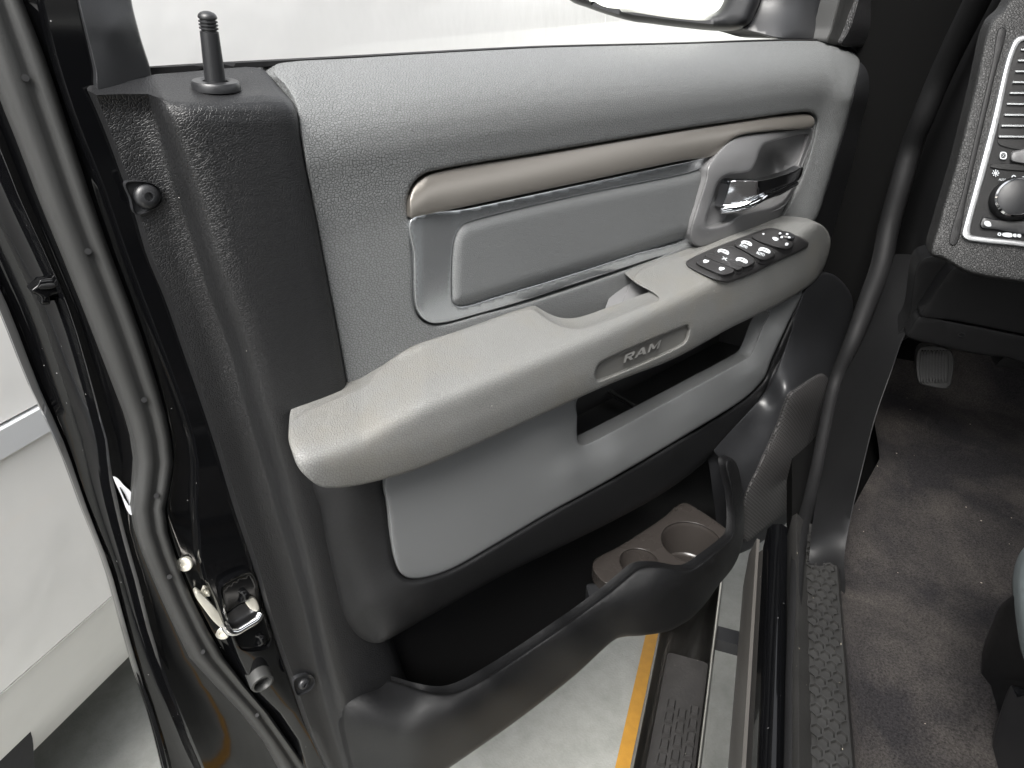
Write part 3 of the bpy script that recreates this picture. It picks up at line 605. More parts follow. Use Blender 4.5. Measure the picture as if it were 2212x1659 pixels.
kc = [(838, 1470, -.002), (812, 1486, .0), (825, 1480, -.001), (880, 1481, -.046), (910, 1490, -.070), (975, 1496, -.094), (1070, 1450, -.100), (1237, 1337, -.105), (1317, 1277, -.112), (1392, 1223, -.126), (1474, 1230, -.148), (1530, 1202, -.150), (1580, 1158, -.142), (1580, 1070, -.112), (1568, 994, -.088), (1592, 1004, -.088), (1607, 1110, -.112), (1606, 1160, -.122),
      (900, 1510, -.075), (980, 1518, -.104), (1070, 1475, -.108), (1237, 1362, -.113), (1320, 1303, -.120), (1400, 1245, -.136), (1474, 1255, -.154), (1540, 1222, -.152),
      (742, 1520, .004), (748, 1600, .002), (800, 1500, -.008), (765, 1545, -.010), (800, 1560, -.035), (870, 1578, -.080), (940, 1572, -.100), (1000, 1560, -.108), (840, 1520, -.042),
      (780, 1640, -.012), (850, 1650, -.060), (930, 1630, -.092), (780, 1745, -.010), (880, 1720, -.070), (967, 1660, -.085), (1104, 1565, -.090), (1237, 1462, -.094), (1104, 1500, -.106), (1237, 1410, -.110), (1328, 1380, -.108), (1345, 1340, -.122), (1387, 1372, -.124), (1447, 1361, -.130), (1420, 1310, -.146), (1524, 1302, -.128), (1500, 1290, -.146), (1581, 1228, -.118), (1551, 1265, -.124)]
pocket = panel('map_pocket', pk_out, M['dark_fine'], door, rbf(kc, .004), bev=7, bevm=.007, step=12, depth=.012, sharp=80)

# --- cup holder in the pocket
ZC = .625
cup_out = [(1280, 1226), (1284, 1210), (1300, 1199), (1334, 1182), (1420, 1127), (1440, 1112), (1462, 1092), (1480, 1086), (1517, 1106), (1555, 1132), (1573, 1148), (1576, 1170), (1530, 1215), (1470, 1245), (1380, 1255), (1320, 1262), (1300, 1255)]
def ell(cx, cy, a, b_, rot=0, n=22): 
    r_ = math.radians(rot); return [(cx+a*math.cos(t)*math.cos(r_)-b_*math.sin(t)*math.sin(r_), cy+a*math.cos(t)*math.sin(r_)+b_*math.sin(t)*math.cos(r_)) for t in [2*math.pi*k/n for k in range(n)]]
def ring3(c, r, z, n=26): return [np.array([c[0]+r*math.cos(2*math.pi*k/n), c[1]+r*math.sin(2*math.pi*k/n), z]) for k in range(n)]
def to_px(q):
    v = np.array(q)-CAM; k = v@FW; return (CX+F*(v@RT)/k, CY-F*(v@UP)/k)
cb = PZ(1493, 1170, ZC); cs = PZ(1380, 1214, ZC); RB = .045; RS = .028
hb = [to_px(q) for q in ring3(cb, RB, ZC)]; hs_ = [to_px(q) for q in ring3(cs, RS, ZC)]
cupp = panel('cup_holder', cup_out, M['brown_plastic'], door, ZC, [hb, hs_], bev=2.5, bevm=-.002, step=9, ostep=4, U=PZ, depth=.02, skirt=(0, 0, -1))
for nm, c, r, h in (('large_cup', cb, RB, .075), ('small_cup', cs, RS, .06)):
    V = []; fs = []; n = 28; prof = [(r, 0), (r*.975, -.003), (r*.95, -.006), (r*.87, -h+.018), (r*.80, -h+.016), (r*.78, -h+.012), (r*.76, -h), (r*.01, -h-.001)]
    for rr, hh in prof:
        for k in range(n): V.append([c[0]+rr*math.cos(2*math.pi*k/n), c[1]+rr*math.sin(2*math.pi*k/n), ZC-.001+hh])
    for i in range(len(prof)-1):
        for k in range(n): fs.append((i*n+k, (i+1)*n+k, (i+1)*n+(k+1) % n, i*n+(k+1) % n))
    obj('cup_well', V, fs, M['brown_plastic'], cupp, 50)
panel('cup_block', [(1267, 1264), (1290, 1262), (1318, 1282), (1336, 1298), (1318, 1312), (1280, 1300)], M['black_plastic'], cupp, .605, bev=3, bevm=-.003, step=8, U=PZ, skirt=(0, 0, -1), depth=.03)

# --- armrest switch panel
sw_out = [c26(*q) for q in [(205, 1312), (225, 1292), (420, 1200), (600, 1130), (860, 1038), (915, 1030), (1000, 1052), (1185, 1128), (1215, 1160), (1195, 1190), (960, 1305), (720, 1422), (600, 1465), (545, 1478), (480, 1470), (380, 1432), (260, 1372), (215, 1340)]]
sw_f = lambda a, b_: arm_f(a, b_)-.0045
M['switch'] = simple('switch_plastic', (.030, .0295, .030), .34, spec=.5, bump=.0001, bscale=1500, dust=.4, dustcol=(.2, .2, .2))
swp = panel('switch_panel', sw_out, M['switch'], door, sw_f, bev=3.5, bevm=.006, step=8, ostep=4, skirt=(0, 0, -1), depth=.004)
def button(pts, h, name='window_switch', tilt=None):
    f = (lambda a, b_: arm_f(a, b_)-h) if tilt is None else (lambda a, b_: arm_f(a, b_)-h-tilt(np.asarray(a), np.asarray(b_)))
    return panel(name, [c26(*q) for q in pts], M['switch'], swp, f, bev=1.8, bevm=.003, step=6, ostep=2.5, skirt=(0, 0, -1), depth=.005)
button([(292, 1312), (320, 1292), (400, 1262), (425, 1268), (605, 1372), (600, 1392), (525, 1418), (490, 1412), (385, 1370), (300, 1325)], .0095, 'lock_switch')
button([(365, 1250), (395, 1238), (425, 1240), (665, 1345), (672, 1365), (630, 1378), (590, 1362), (370, 1265)], .0105, 'lockout_switch')
button([(440, 1232), (460, 1208), (560, 1180), (590, 1182), (770, 1290), (765, 1320), (690, 1355), (650, 1345), (480, 1268), (440, 1245)], .0100)
button([(605, 1165), (620, 1140), (700, 1115), (735, 1118), (935, 1235), (935, 1258), (850, 1297), (820, 1292), (640, 1195), (608, 1178)], .0105)
button([(745, 1100), (790, 1075), (890, 1045), (930, 1045), (1080, 1120), (1085, 1180), (1030, 1210), (1000, 1205), (780, 1130)], .0095, 'mirror_switch')
lathe('mirror_pad', [(.011, 0), (.0115, .003), (.010, .0045), (.002, .004)], P(*c26(1030, 1100), float(arm_f(*c26(1030, 1100))[0])-.0095)+np.array([0, 0, -.001]), (0, -.15, 1), M['black_plastic'], swp)
def mark(pts, h=.0115, closed=True): 
    return panel('switch_mark', [c26(*q) for q in pts], M['white_mark'], swp, lambda a, b_: arm_f(a, b_)-h, bev=0, step=6, ostep=1.5, skirt=(0, 0, -1), depth=.0008)
for cx, cy in ((372, 1302), (500, 1362)):
    mark([(cx-22, cy+4), (cx-18, cy-8), (cx-4, cy-12), (cx+8, cy-8), (cx+24, cy-6), (cx+26, cy+2), (cx+12, cy+9), (cx-4, cy+13), (cx-16, cy+10)], .0102)
for cx, cy, s, h in ((515, 1224, 1.0, .0107), (665, 1294, 1.05, .0107), (705, 1155, .95, .0112), (850, 1213, 1.05, .0112)):
    o_ = [(-46, 0), (-42, -14), (-24, -21), (8, -17), (34, -5), (46, 10), (44, 20), (34, 22), (10, 12), (-20, 0), (-38, 5)]
    i_ = [(-30, -8), (-20, -14), (6, -11), (28, 1), (35, 10), (12, 3), (-12, -5)]
    panel('switch_mark', [c26(cx+a*s, cy+b_*s) for a, b_ in o_], M['white_mark'], swp, lambda a, b_, h=h: arm_f(a, b_)-h, [[c26(cx+a*s, cy+b_*s) for a, b_ in i_]], bev=0, step=6, ostep=1.5, skirt=(0, 0, -1), depth=.0008)
def sw_text(s, c, w, hgt, h):
    c = np.array(c26(*c)); e1 = np.array([w*.26455, w*.10]); e2 = np.array([hgt*.10, -hgt*.26455])
    put_text('switch_mark', s, lambda u, v, k: P(*(c+e1*u+e2*v), float(arm_f(*(c+e1*u+e2*v))[0])-h-.0005*k), M['white_mark'], swp, extr=.02)
sw_text('AUTO', (680, 1180), 62, 20, .0110); sw_text('AUTO', (818, 1243), 66, 22, .0110); sw_text('X', (525, 1282), 46, 22, .0110)
for cx, cy in ((978, 1074), (1036, 1080), (1052, 1106), (992, 1104)): mark([(cx-11, cy), (cx-4, cy-6), (cx+8, cy-3), (cx+11, cy+3), (cx+3, cy+6), (cx-7, cy+5)], .0160)
mark([(915, 1112), (935, 1105), (965, 1122), (955, 1132), (930, 1128)], .0102); mark([(1018, 1162), (1030, 1152), (1048, 1160), (1040, 1172), (1022, 1172)], .0102); mark([(832, 1078), (842, 1073), (852, 1080), (842, 1086)], .0102)

# --- lock knob
kb = P(466, 182, .036); kt = P(446, 20, .030); ax = (kt-kb); hl = np.linalg.norm(ax)
prof = [(.0070, 0), (.0068, .3*hl), (.0062, .70*hl), (.0061, .735*hl), (.0052, .742*hl), (.0051, .756*hl)]
for k in range(3):
    h0 = (.762+.044*k)*hl; prof += [(.0052, h0), (.0062, h0+.006*hl), (.0063, h0+.015*hl), (.0062, h0+.024*hl), (.0052, h0+.030*hl), (.0051, h0+.040*hl)]
prof += [(.0054, .896*hl), (.0062, .906*hl), (.0063, .925*hl), (.0057, .955*hl), (.0043, .98*hl), (.0022, .996*hl), (.0002, 1.0*hl)]
lathe('lock_knob', [(a*1.0, b_) for a, b_ in prof], kb-ax*.02, ax, M['black_plastic'], door)
lathe('knob_grommet', [(.0165, -.003), (.0168, .001), (.0155, .0028), (.011, .0034), (.0088, .0024), (.008, -.001), (.002, -.001)], P(466, 180, .036)+np.array([0, 0, -.001]), (0.02, -.10, 1), M['black_plastic'], door)

# --- trim screws on the flange
def screw(px, py, y, r, name='trim_screw', mat='black_plastic', axis=(0, -1, 0.1), par=None):
    c = P(px, py, y)
    s = lathe(name, [(r*1.05, -.004), (r*1.05, 0), (r*.95, r*.22), (r*.72, r*.42), (r*.40, r*.50), (r*.36, r*.50), (r*.34, r*.12), (r*.02, r*.12)], c, axis, M[mat], par or door); return s
rec = panel('screw_recess', [(272, 396), (300, 392), (325, 396), (345, 408), (352, 424), (345, 442), (322, 456), (294, 463), (283, 430)], M['black_plastic'], door, .0365, bev=4, bevm=-.003, step=7, depth=.006)
screw(318, 424, .035, .0085)
rec2 = panel('screw_recess', [(636, 1470), (655, 1458), (672, 1458), (680, 1470), (676, 1486), (660, 1498), (643, 1502)], M['black_plastic'], door, .0365, bev=3, bevm=-.003, step=6, depth=.006)
screw(657, 1477, .035, .0065)

# --- painted shell: shut face of the door
SY = np.array([-260, -160, -80, 0, 60, 120, 180, 240, 300, 360, 420, 480, 540, 600, 660, 720, 780, 840, 900, 950, 1000, 1050, 1100, 1150, 1200, 1250, 1300, 1360, 1420, 1480, 1540, 1600, 1660, 1760.0])
Rr = [(30, -260), (52, -160), (70, -80), (87, 0), (110, 100), (140, 200), (167, 277), (217, 400), (270, 553), (333, 720), (383, 853), (414, 953), (422, 1020), (418, 1086), (424, 1140), (427, 1199), (436, 1240), (467, 1306), (500, 1389), (520, 1439), (547, 1489), (600, 1539), (633, 1579), (660, 1660), (690, 1760)]
SRt = [(-20, -260), (8, -160), (30, -80), (50, 0), (90, 100), (140, 247), (187, 393), (240, 547), (293, 686), (333, 806), (363, 913), (375, 1000), (367, 1053), (357, 1100), (361, 1140), (377, 1193), (407, 1273), (447, 1356), (497, 1439), (547, 1499), (593, 1556), (627, 1606), (667, 1659), (735, 1765)]
SLf = [(-170, -260), (-130, -160), (-95, -80), (-70, 0), (-40, 100), (0, 213), (43, 320), (83, 427), (135, 553), (187, 683), (240, 820), (273, 906), (291, 980), (291, 1036), (284, 1080), (287, 1119), (300, 1173), (333, 1256), (377, 1356), (417, 1433), (473, 1489), (520, 1539), (567, 1599), (600, 1659), (650, 1765)]
Gg = [(-215, -260), (-180, -160), (-150, -80), (-125, 0), (-95, 100), (-48, 213), (0, 320), (42, 427), (100, 553), (150, 670), (190, 800), (217, 900), (235, 966), (240, 1020), (250, 1070), (262, 1119), (276, 1173), (300, 1256), (325, 1356), (350, 1433), (375, 1500), (400, 1560), (425, 1620), (450, 1680), (480, 1765)]
Hh = [(-290, -260), (-265, -160), (-240, -80), (-215, 0), (-160, 200), (-110, 400), (-55, 550), (0, 672), (63, 830), (90, 886), (133, 980), (180, 1106), (227, 1223), (260, 1339), (293, 1456), (327, 1556), (353, 1659), (378, 1765)]
e_, r_, sr, sl, gg, hh = (ev(q, SY) for q in ([(150, -260), (165, -160), (175, -80), (195, 0), (215, 100), (225, 190)]+[(a+28, b_) for a, b_ in E_[1:]], Rr, SRt, SLf, Gg, Hh))
rw = lambda xs, y: [(x, py, y) for x, py in zip(xs, SY)]
rr2 = np.minimum(r_, e_-26)
srp = np.minimum(sr, rr2-14)
shell_rows = [rw(e_, .056), rw(lerp(rr2, e_, .55), .057), rw(rr2+8, .058), rw(rr2+3, .061), rw(rr2-3, .070), rw(rr2-8, .077), rw(lerp(srp, rr2, .3), .0785), rw(srp, .080), rw(lerp(srp, sl, .5), .092), rw(sl, .098),
              rw(lerp(sl, gg, .45), .1005), rw(lerp(sl, gg, .7), .1005), rw(lerp(sl, gg, .88), .098), rw(gg, .097), rw(gg-5, .100), rw(gg-11, .110), rw(lerp(gg, hh, .30), .124), rw(lerp(gg, hh, .55), .134), rw(lerp(gg, hh, .78), .137), rw(lerp(gg, hh, .86), .134), rw(lerp(gg, hh, .90), .136), rw(lerp(gg, hh, .95), .144), rw(hh+2, .146), rw(hh, .150), rw(hh-1, .158)]
shell = grid('door_shell', shell_rows, M['paint'], door, 60, solid=.012)
core = obj('door_core', [W(x, y, z) for x in (.16, 1.16) for y in (.062, .16) for z in (.42, 1.255)], [(0, 1, 3, 2), (4, 6, 7, 5), (0, 4, 5, 1), (2, 3, 7, 6), (0, 2, 6, 4), (1, 5, 7, 3)], M['paint'], door, 35, orient=True)

# --- rubber seal on the shut face
ss = [(0, .100), (.03, .088), (.10, .080), (.22, .0745), (.38, .0725), (.52, .0735), (.60, .0755), (.66, .0755), (.76, .0725), (.88, .0715), (.96, .074), (1.0, .082)]
seal = grid('rubber_seal', [rw(lerp(sl, sr, t)+0*SY, y) for t, y in ss], M['rubber'], door, 70, solid=.010)
for x, y in [(55, 168), (190, 543), (311, 864), (338, 1071), (366, 1246), (438, 1408), (555, 1545)]:
    c = P(x, y, .0727); lathe('vent_hole', [(.0023, -.003), (.0023, .0012), (.0015, .0012), (.0002, .0012)], c, CAM-c, M['bin_plastic'], seal, n=10)

# --- sticker, plug and pressed brackets in the painted channel
M['sticker'] = simple('sticker', (.72, .74, .76), .4)
st = panel('label_sticker', [c4(*q) for q in [(737, 1432), (760, 1440), (806, 1490), (852, 1536), (856, 1600), (852, 1680), (830, 1660), (790, 1560)]], M['sticker'], door, .0955, bev=0, step=8, ostep=4, depth=.001)
for k in range(4):
    panel('sticker_line', [c4(*q) for q in [(775+k*9, 1500+k*14), (782+k*9, 1500+k*14), (812+k*9, 1572+k*14), (806+k*9, 1574+k*14)]], M['bin_plastic'], st, .0950, bev=0, step=8, closed_spline=False, depth=.0005)
panel('channel_bridge', [c4(*q) for q in [(195, 225), (240, 180), (255, 150), (370, 145), (385, 190), (400, 235), (330, 262), (325, 310), (265, 312), (262, 270)]], M['paint'], door, .108, bev=5, bevm=.006, step=7, ostep=4, depth=.012)
panel('bridge_slot', [c4(*q) for q in [(256, 190), (362, 178), (366, 200), (254, 212)]], M['bin_plastic'], door, .1065, bev=1.5, bevm=.002, step=7, ostep=4, depth=.004)
# --- latch, strap, screws, bump stop on the shut face
lp = panel('latch_plate', [c7(*q) for q in [(1432, 500), (1445, 470), (1560, 405), (1625, 390), (1655, 420), (1700, 620), (1745, 760), (1760, 830), (1740, 880), (1640, 905), (1560, 890), (1520, 800), (1460, 640)]], M['paint'], door, .054, bev=4, bevm=-.004, step=8, ostep=4, depth=.01)
panel('latch_slot', [c7(*q) for q in [(1465, 670), (1500, 640), (1590, 590), (1680, 640), (1690, 700), (1560, 760), (1510, 760), (1480, 720)]], M['bin_plastic'], door, .0525, bev=2, bevm=.002, step=8, ostep=4, depth=.02)
panel('latch_claw', [c7(*q) for q in [(1590, 580), (1640, 555), (1665, 575), (1680, 640), (1640, 640)]], M['zinc'], door, .0495, bev=2, bevm=.002, step=6, ostep=3, depth=.006)
tube('striker_guide', [P(*c7(*q), y) for q, y in [((1455, 728), .050), ((1485, 772), .048), ((1530, 775), .047), ((1600, 735), .047), ((1672, 690), .047), ((1688, 655), .049)]], .0042, M['chrome'], door, step=.004)
panel('latch_strap', [c7(*q) for q in [(1265, 520), (1280, 508), (1300, 520), (1415, 640), (1462, 700), (1468, 742), (1440, 752), (1390, 715), (1330, 640), (1275, 560)]], M['zinc'], door, .069, bev=3, bevm=.003, step=6, ostep=3, depth=.006)
for q in ((1193, 342), (1338, 508), (1440, 788)):
    c = P(*c7(*q), .0755); lathe('latch_screw', [(.0075, -.004), (.0075, .0), (.0066, .0009), (.0030, .0011), (.0026, -.0004), (.0003, -.0004)], c, (-.55, -.8, .2), M['zinc'], door, n=20)
for q in ((1560, 545), (1670, 830)):
    c = P(*c7(*q), .0535); lathe('latch_rivet', [(.008, -.003), (.008, .0), (.0065, .002), (.005, .0022), (.0045, -.0005), (.0003, -.0005)], c, (-.75, -.6, .2), M['paint'], door, n=20)
bs = P(*c7(1690, 1085), .052); lathe('bump_stop', [(.0125, -.016), (.0128, .004), (.012, .0065), (.0098, .007), (.0082, .005), (.0078, -.001), (.0003, -.001)], bs, tuple(-FW*.55+RT*.50-UP*.42), M['rubber'], door)

# --- window frame, belt seal, mirror, front edge
panel('window_frame', [(140, -260), (265, -260), (275, -100), (284, 0), (302, 75), (327, 164), (322, 178), (215, 200), (205, 150), (188, 80), (168, 0), (150, -100)], M['black_plastic'], door,
      rbf([(140, -260, .06), (265, -260, .07), (284, 0, .072), (327, 164, .07), (245, 186, .052), (190, 0, .055), (240, 60, .055), (215, 80, .053)]), bev=3, bevm=.004, step=14, depth=.04)
bsl = spline([(325, 146), (450, 138), (640, 128), (937, 112), (1170, 100), (1474, 92), (1707, 84.5), (1800, 84)], 30, False)
panel('belt_seal', [tuple(q) for q in bsl]+[(q[0], q[1]+np.interp(q[0], [325, 560, 700, 1800], [20, 14, 9, 5])) for q in bsl[::-1]], M['seal_dark'], door, .081, bev=1.5, bevm=.003, step=30, ostep=20, depth=.012, closed_spline=False)
# frame upright at the front of the window
panel('window_upright', [(1786, 92), (1796, 60), (1812, 0), (1838, -90), (1870, -90), (1848, 0), (1830, 60), (1814, 96)], M['rubber'], door, .06, bev=4, bevm=.006, step=12, depth=.03)
panel('pillar_trim', [(1816, 98), (1834, 60), (1852, 0), (1880, -90), (1945, -90), (1930, 0), (1912, 110), (1903, 150), (1890, 118), (1860, 103)], M['pillar_hide'], door, rbf([(1816, 98, .05), (1850, 0, .05), (1930, 0, .075), (1905, 130, .07), (1880, 60, .05), (1880, -90, .05)]), bev=4, bevm=.006, step=12, depth=.03)
panel('edge_trim', [(1836, 100), (1860, 100), (1884, 110), (1897, 132), (1894, 190), (1878, 262), (1860, 330), (1836, 410), (1812, 490), (1800, 520), (1770, 500), (1758, 478), (1788, 400), (1808, 333), (1828, 267), (1845, 200), (1858, 134), (1853, 116)], M['black_plastic'], door,
      rbf([(1836, 100, .056), (1884, 110, .065), (1897, 132, .065), (1878, 262, .045), (1836, 410, .04), (1800, 520, .04), (1758, 478, .003), (1808, 333, .003), (1845, 200, .009), (1858, 134, .054), (1870, 150, .04), (1855, 240, .022)]), bev=3, bevm=.003, step=10, depth=.03)
MU = plane_proj(P(1430, 0, .27), -T-.10*L+.10*ZZ)
panel('mirror_housing', [(1190, -60), (1230, 0), (1270, 17), (1320, 34), (1370, 47), (1395, 50), (1474, 60), (1557, 67), (1600, 63), (1620, 50), (1632, 25), (1641, 0), (1655, -80), (1600, -200), (1300, -200), (1200, -130)], M['black_plastic'], door,
      .0, [[(1250, -60), (1297, 2), (1380, 14), (1474, 27), (1530, 29), (1550, 20), (1562, 0), (1575, -80), (1540, -160), (1330, -160), (1260, -110)]], bev=22, bevm=-.04, step=14, depth=.10, U=MU, skirt=tuple(T))
panel('mirror_glass', [(1240, -60), (1290, 5), (1380, 19), (1474, 32), (1534, 34), (1556, 24), (1570, 0), (1585, -80), (1540, -170), (1330, -170), (1250, -120)], M['mirror_glass'], door, -.025, bev=0, step=40, depth=.01, U=MU, skirt=tuple(T))
panel('mirror_mount', [(1616, 45), (1600, 60), (1640, 74), (1674, 83), (1730, 85), (1782, 84), (1794, 66), (1818, 0), (1845, -90), (1640, -90), (1640, 0), (1628, 30)], M['black_plastic'], door, rbf([(1616, 45, .16), (1782, 84, .085), (1818, 0, .085), (1640, 0, .16), (1640, -90, .16), (1845, -90, .085), (1690, 84, .10)]), bev=4, bevm=.006, step=16, depth=.06)

# ================================================================== TRUCK CAB
cab = empty('truck_cab', tuple(TL(.5, .9, .35)), 'dark truck cab with carpeted footwell, sill and dashboard beside the open door', 'truck cab')
M['carpet'] = None
def carpet():
    m, n, l, b = new_mat('carpet'); tc = N(n, 'ShaderNodeTexCoord')
    a = N(n, 'ShaderNodeTexNoise', Scale=420.0, Detail=4.0, Roughness=.75); l.new(tc.outputs['Object'], a.inputs['Vector'])
    d = N(n, 'ShaderNodeTexNoise', Scale=6.0, Detail=7.0, Roughness=.65, Distortion=.25); l.new(tc.outputs['Object'], d.inputs['Vector'])
    r = N(n, 'ShaderNodeValToRGB'); r.color_ramp.elements[0].position = .40; r.color_ramp.elements[0].color = (.027, .0252, .0265, 1); r.color_ramp.elements[1].position = .68; r.color_ramp.elements[1].color = (.076, .068, .062, 1); l.new(d.outputs['Fac'], r.inputs['Fac'])
    mx = N(n, 'ShaderNodeMix', data_type='RGBA', blend_type='MULTIPLY'); mx.inputs['Factor'].default_value = .8; mr = N(n, 'ShaderNodeMapRange'); mr.inputs['From Min'].default_value = .3; mr.inputs['From Max'].default_value = .7; mr.inputs['To Min'].default_value = .15; mr.inputs['To Max'].default_value = 1.75; l.new(a.outputs['Fac'], mr.inputs['Value']); l.new(r.outputs['Color'], mx.inputs['A']); l.new(mr.outputs[0], mx.inputs['B'])
    vo = N(n, 'ShaderNodeTexVoronoi', Scale=45.0); l.new(tc.outputs['Object'], vo.inputs['Vector']); sp = N(n, 'ShaderNodeSeparateColor'); l.new(vo.outputs['Color'], sp.inputs[0])
    th = N(n, 'ShaderNodeMath', operation='MULTIPLY'); l.new(sp.outputs[0], th.inputs[0]); th.inputs[1].default_value = .065
    lt = N(n, 'ShaderNodeMath', operation='LESS_THAN'); l.new(vo.outputs['Distance'], lt.inputs[0]); l.new(th.outputs[0], lt.inputs[1])
    gt = N(n, 'ShaderNodeMath', operation='GREATER_THAN'); l.new(sp.outputs[1], gt.inputs[0]); gt.inputs[1].default_value = .4
    mu = N(n, 'ShaderNodeMath', operation='MULTIPLY'); l.new(lt.outputs[0], mu.inputs[0]); l.new(gt.outputs[0], mu.inputs[1])
    md = N(n, 'ShaderNodeMix', data_type='RGBA'); l.new(mu.outputs[0], md.inputs['Factor']); l.new(mx.outputs['Result'], md.inputs['A']); md.inputs['B'].default_value = (.42, .36, .31, 1)
    l.new(md.outputs['Result'], b.inputs['Base Color']); b.inputs['Roughness'].default_value = .95; b.inputs['Specular IOR Level'].default_value = .15
    bp = N(n, 'ShaderNodeBump', Strength=1.0, Distance=.002); l.new(a.outputs['Fac'], bp.inputs['Height']); l.new(bp.outputs['Normal'], b.inputs['Normal']); return m
M['carpet'] = carpet()
M['sill'] = simple('sill_plastic', (.020, .0196, .0188), .5, bump=.0004, bscale=250, var=.4, vscale=25, dust=1.2, dustcol=(.3, .27, .22))
M['step'] = simple('step_rubber', (.016, .015, .0145), .6, bump=.0006, bscale=200, var=.5, vscale=40, dust=1.0)
M['reflect_grey'] = simple('reflection_grey', (.075, .071, .066), .35, var=.15)  # grey imitating the reflection in the black rocker paint
M['stainless'] = simple('stainless', (.55, .53, .50), .22, metal=1.0)
M['dash'] = leather('dash', (.017, .017, .017), .45, cell=360, depth=.0006, spec=.5, dust=.2, solid3=True, stretch=(1, 1, 1))
M['dash_bezel'] = simple('dash_bezel', (.50, .51, .52), .32, metal=.7)
M['gap'] = simple('gap_black', (.004, .004, .004), .8, spec=.05)
M['kick'] = simple('kick_plastic', (.0085, .0085, .009), .52, spec=.3, bump=.0002, bscale=1200, dust=.4, dustcol=(.15, .15, .15))

# floor carpet: flat with a rise in front of the seat and a toe slope
def carpet_z(px, py):
    return 0
nT, nL = 60, 30; V = []; fs = []
for i in range(nT+1):
    for j in range(nL+1):
        t = lerp(-.5, 1.68, i/nT); l0_ = .605+.10*min(1, max(0, (t-.55)/.3)); l_ = lerp(l0_, 1.6, j/nL)
        z = .665+.022*math.exp(-((t-.42)/.10)**2)*(1 if t < .42 else 1)
        if t < .42: z = .687
        if t > 1.15: z += (t-1.15)*1.0
        z += .025*math.exp(-((l_-l0_)/.02)**2)+.003*math.sin(t*21+l_*13)*math.sin(l_*17)
        V.append(TL(t, l_, z))
for i in range(nT):
    for j in range(nL): fs.append((i*(nL+1)+j, (i+1)*(nL+1)+j, (i+1)*(nL+1)+j+1, i*(nL+1)+j+1))
obj('floor_carpet', V, fs, M['carpet'], cab, 60, orient=False)
# sill plate, painted step, rocker
sill = extrude('sill_plate', [(.561, .700), (.561, .722), (.566, .728), (.574, .7205), (.580, .7150), (.616, .7150), (.620, .710), (.622, .660), (.561, .660)], -.6, .60, M['sill'], cab, 40)
Vh, Fh = [], []
hexr = .0068
for i in range(-60, 90):
    for j in range(4):
        t = i*hexr*1.5*1.2; l_ = .584+j*hexr*1.7321+(hexr*.866 if i % 2 else 0)
        if l_ > .6125 or t > .58: continue
        c0 = len(Vh)
        for r_h, zz in ((hexr*1.0, .7192), (hexr*.84, .7192), (hexr*.74, .7158), (hexr*.02, .7156)):
            for k in range(6): a = math.pi/3*k; Vh.append(TL(t+1.2*r_h*math.cos(a), l_+r_h*math.sin(a), zz))
        for q in range(3):
            for k in range(6): Fh.append((c0+q*6+k, c0+q*6+(k+1) % 6, c0+(q+1)*6+(k+1) % 6, c0+(q+1)*6+k))
obj('hexagon_tread', Vh, Fh, M['sill'], sill, 30, kind='stuff')
extrude('rocker_panel', [(.560, .655), (.560, .690), (.552, .694), (.540, .690), (.535, .680), (.535, .640), (.530, .632), (.524, .60), (.526, .54), (.536, .47), (.56, .44), (.70, .44), (.70, .655)], -.9, PT(1668, 1135, .54)@T, M['paint'], cab, 50)
extrude('rocker_reflection', [(.5225, .532), (.5205, .602), (.5265, .634), (.531, .633), (.526, .600), (.527, .532)], -.9, PT(1632, 1165, .525)@T, M['reflect_grey'], cab, 60)  # added strip: the rocker's pale reflection as a grey colour
# running board: bright tube with a ribbed pad
lb0 = PZ(1390, 1640, .44)@L; lb1 = PZ(1512, 1640, .44)@L
rb = extrude('running_board', [(lb0-.012, .40), (lb0-.016, .42), (lb0-.010, .438), (lb0+.006, .447), (lb1-.006, .447), (lb1+.003, .438), (lb1+.004, .415), (lb1-.01, .39), (lb0+.01, .385)], -.9, 1.35, M['stainless'], cab, 60)
t_end = PZ(1450, 1415, .45)@T
pad_prof = [(lb0+.004, .440), (lb0+.006, .452), (lb0+.012, .455), (lb1-.012, .455), (lb1-.006, .452), (lb1-.004, .440)]
extrude('step_pad', pad_prof, -.5, t_end, M['step'], rb, 40)
Vb, Fb = [], []
for i in range(-24, 40):
    for j in range(3):
        t0 = i*.022+(.011 if j % 2 else 0); l_0 = lb0+.018+j*.0165
        if t0 > t_end-.10: continue
        c0 = len(Vb)
        for (dt, dl, z) in [(0, 0, .4545), (.017, 0, .4545), (.017, .012, .4545), (0, .012, .4545), (.002, .002, .4615), (.015, .002, .4615), (.015, .010, .4615), (.002, .010, .4615)]: Vb.append(TL(t0+dt, l_0+dl, z))
        Fb += [tuple(c0+q for q in f) for f in [(4, 5, 6, 7), (0, 1, 5, 4), (1, 2, 6, 5), (2, 3, 7, 6), (3, 0, 4, 7)]]
obj('tread_blocks', Vb, Fb, M['step'], rb, 30, kind='stuff')
for tb in (.62, 1.2, -.2): box('board_bracket', (tb, lb1-.004, .40), (tb+.03, .56, .425), M['black_plastic'], cab)

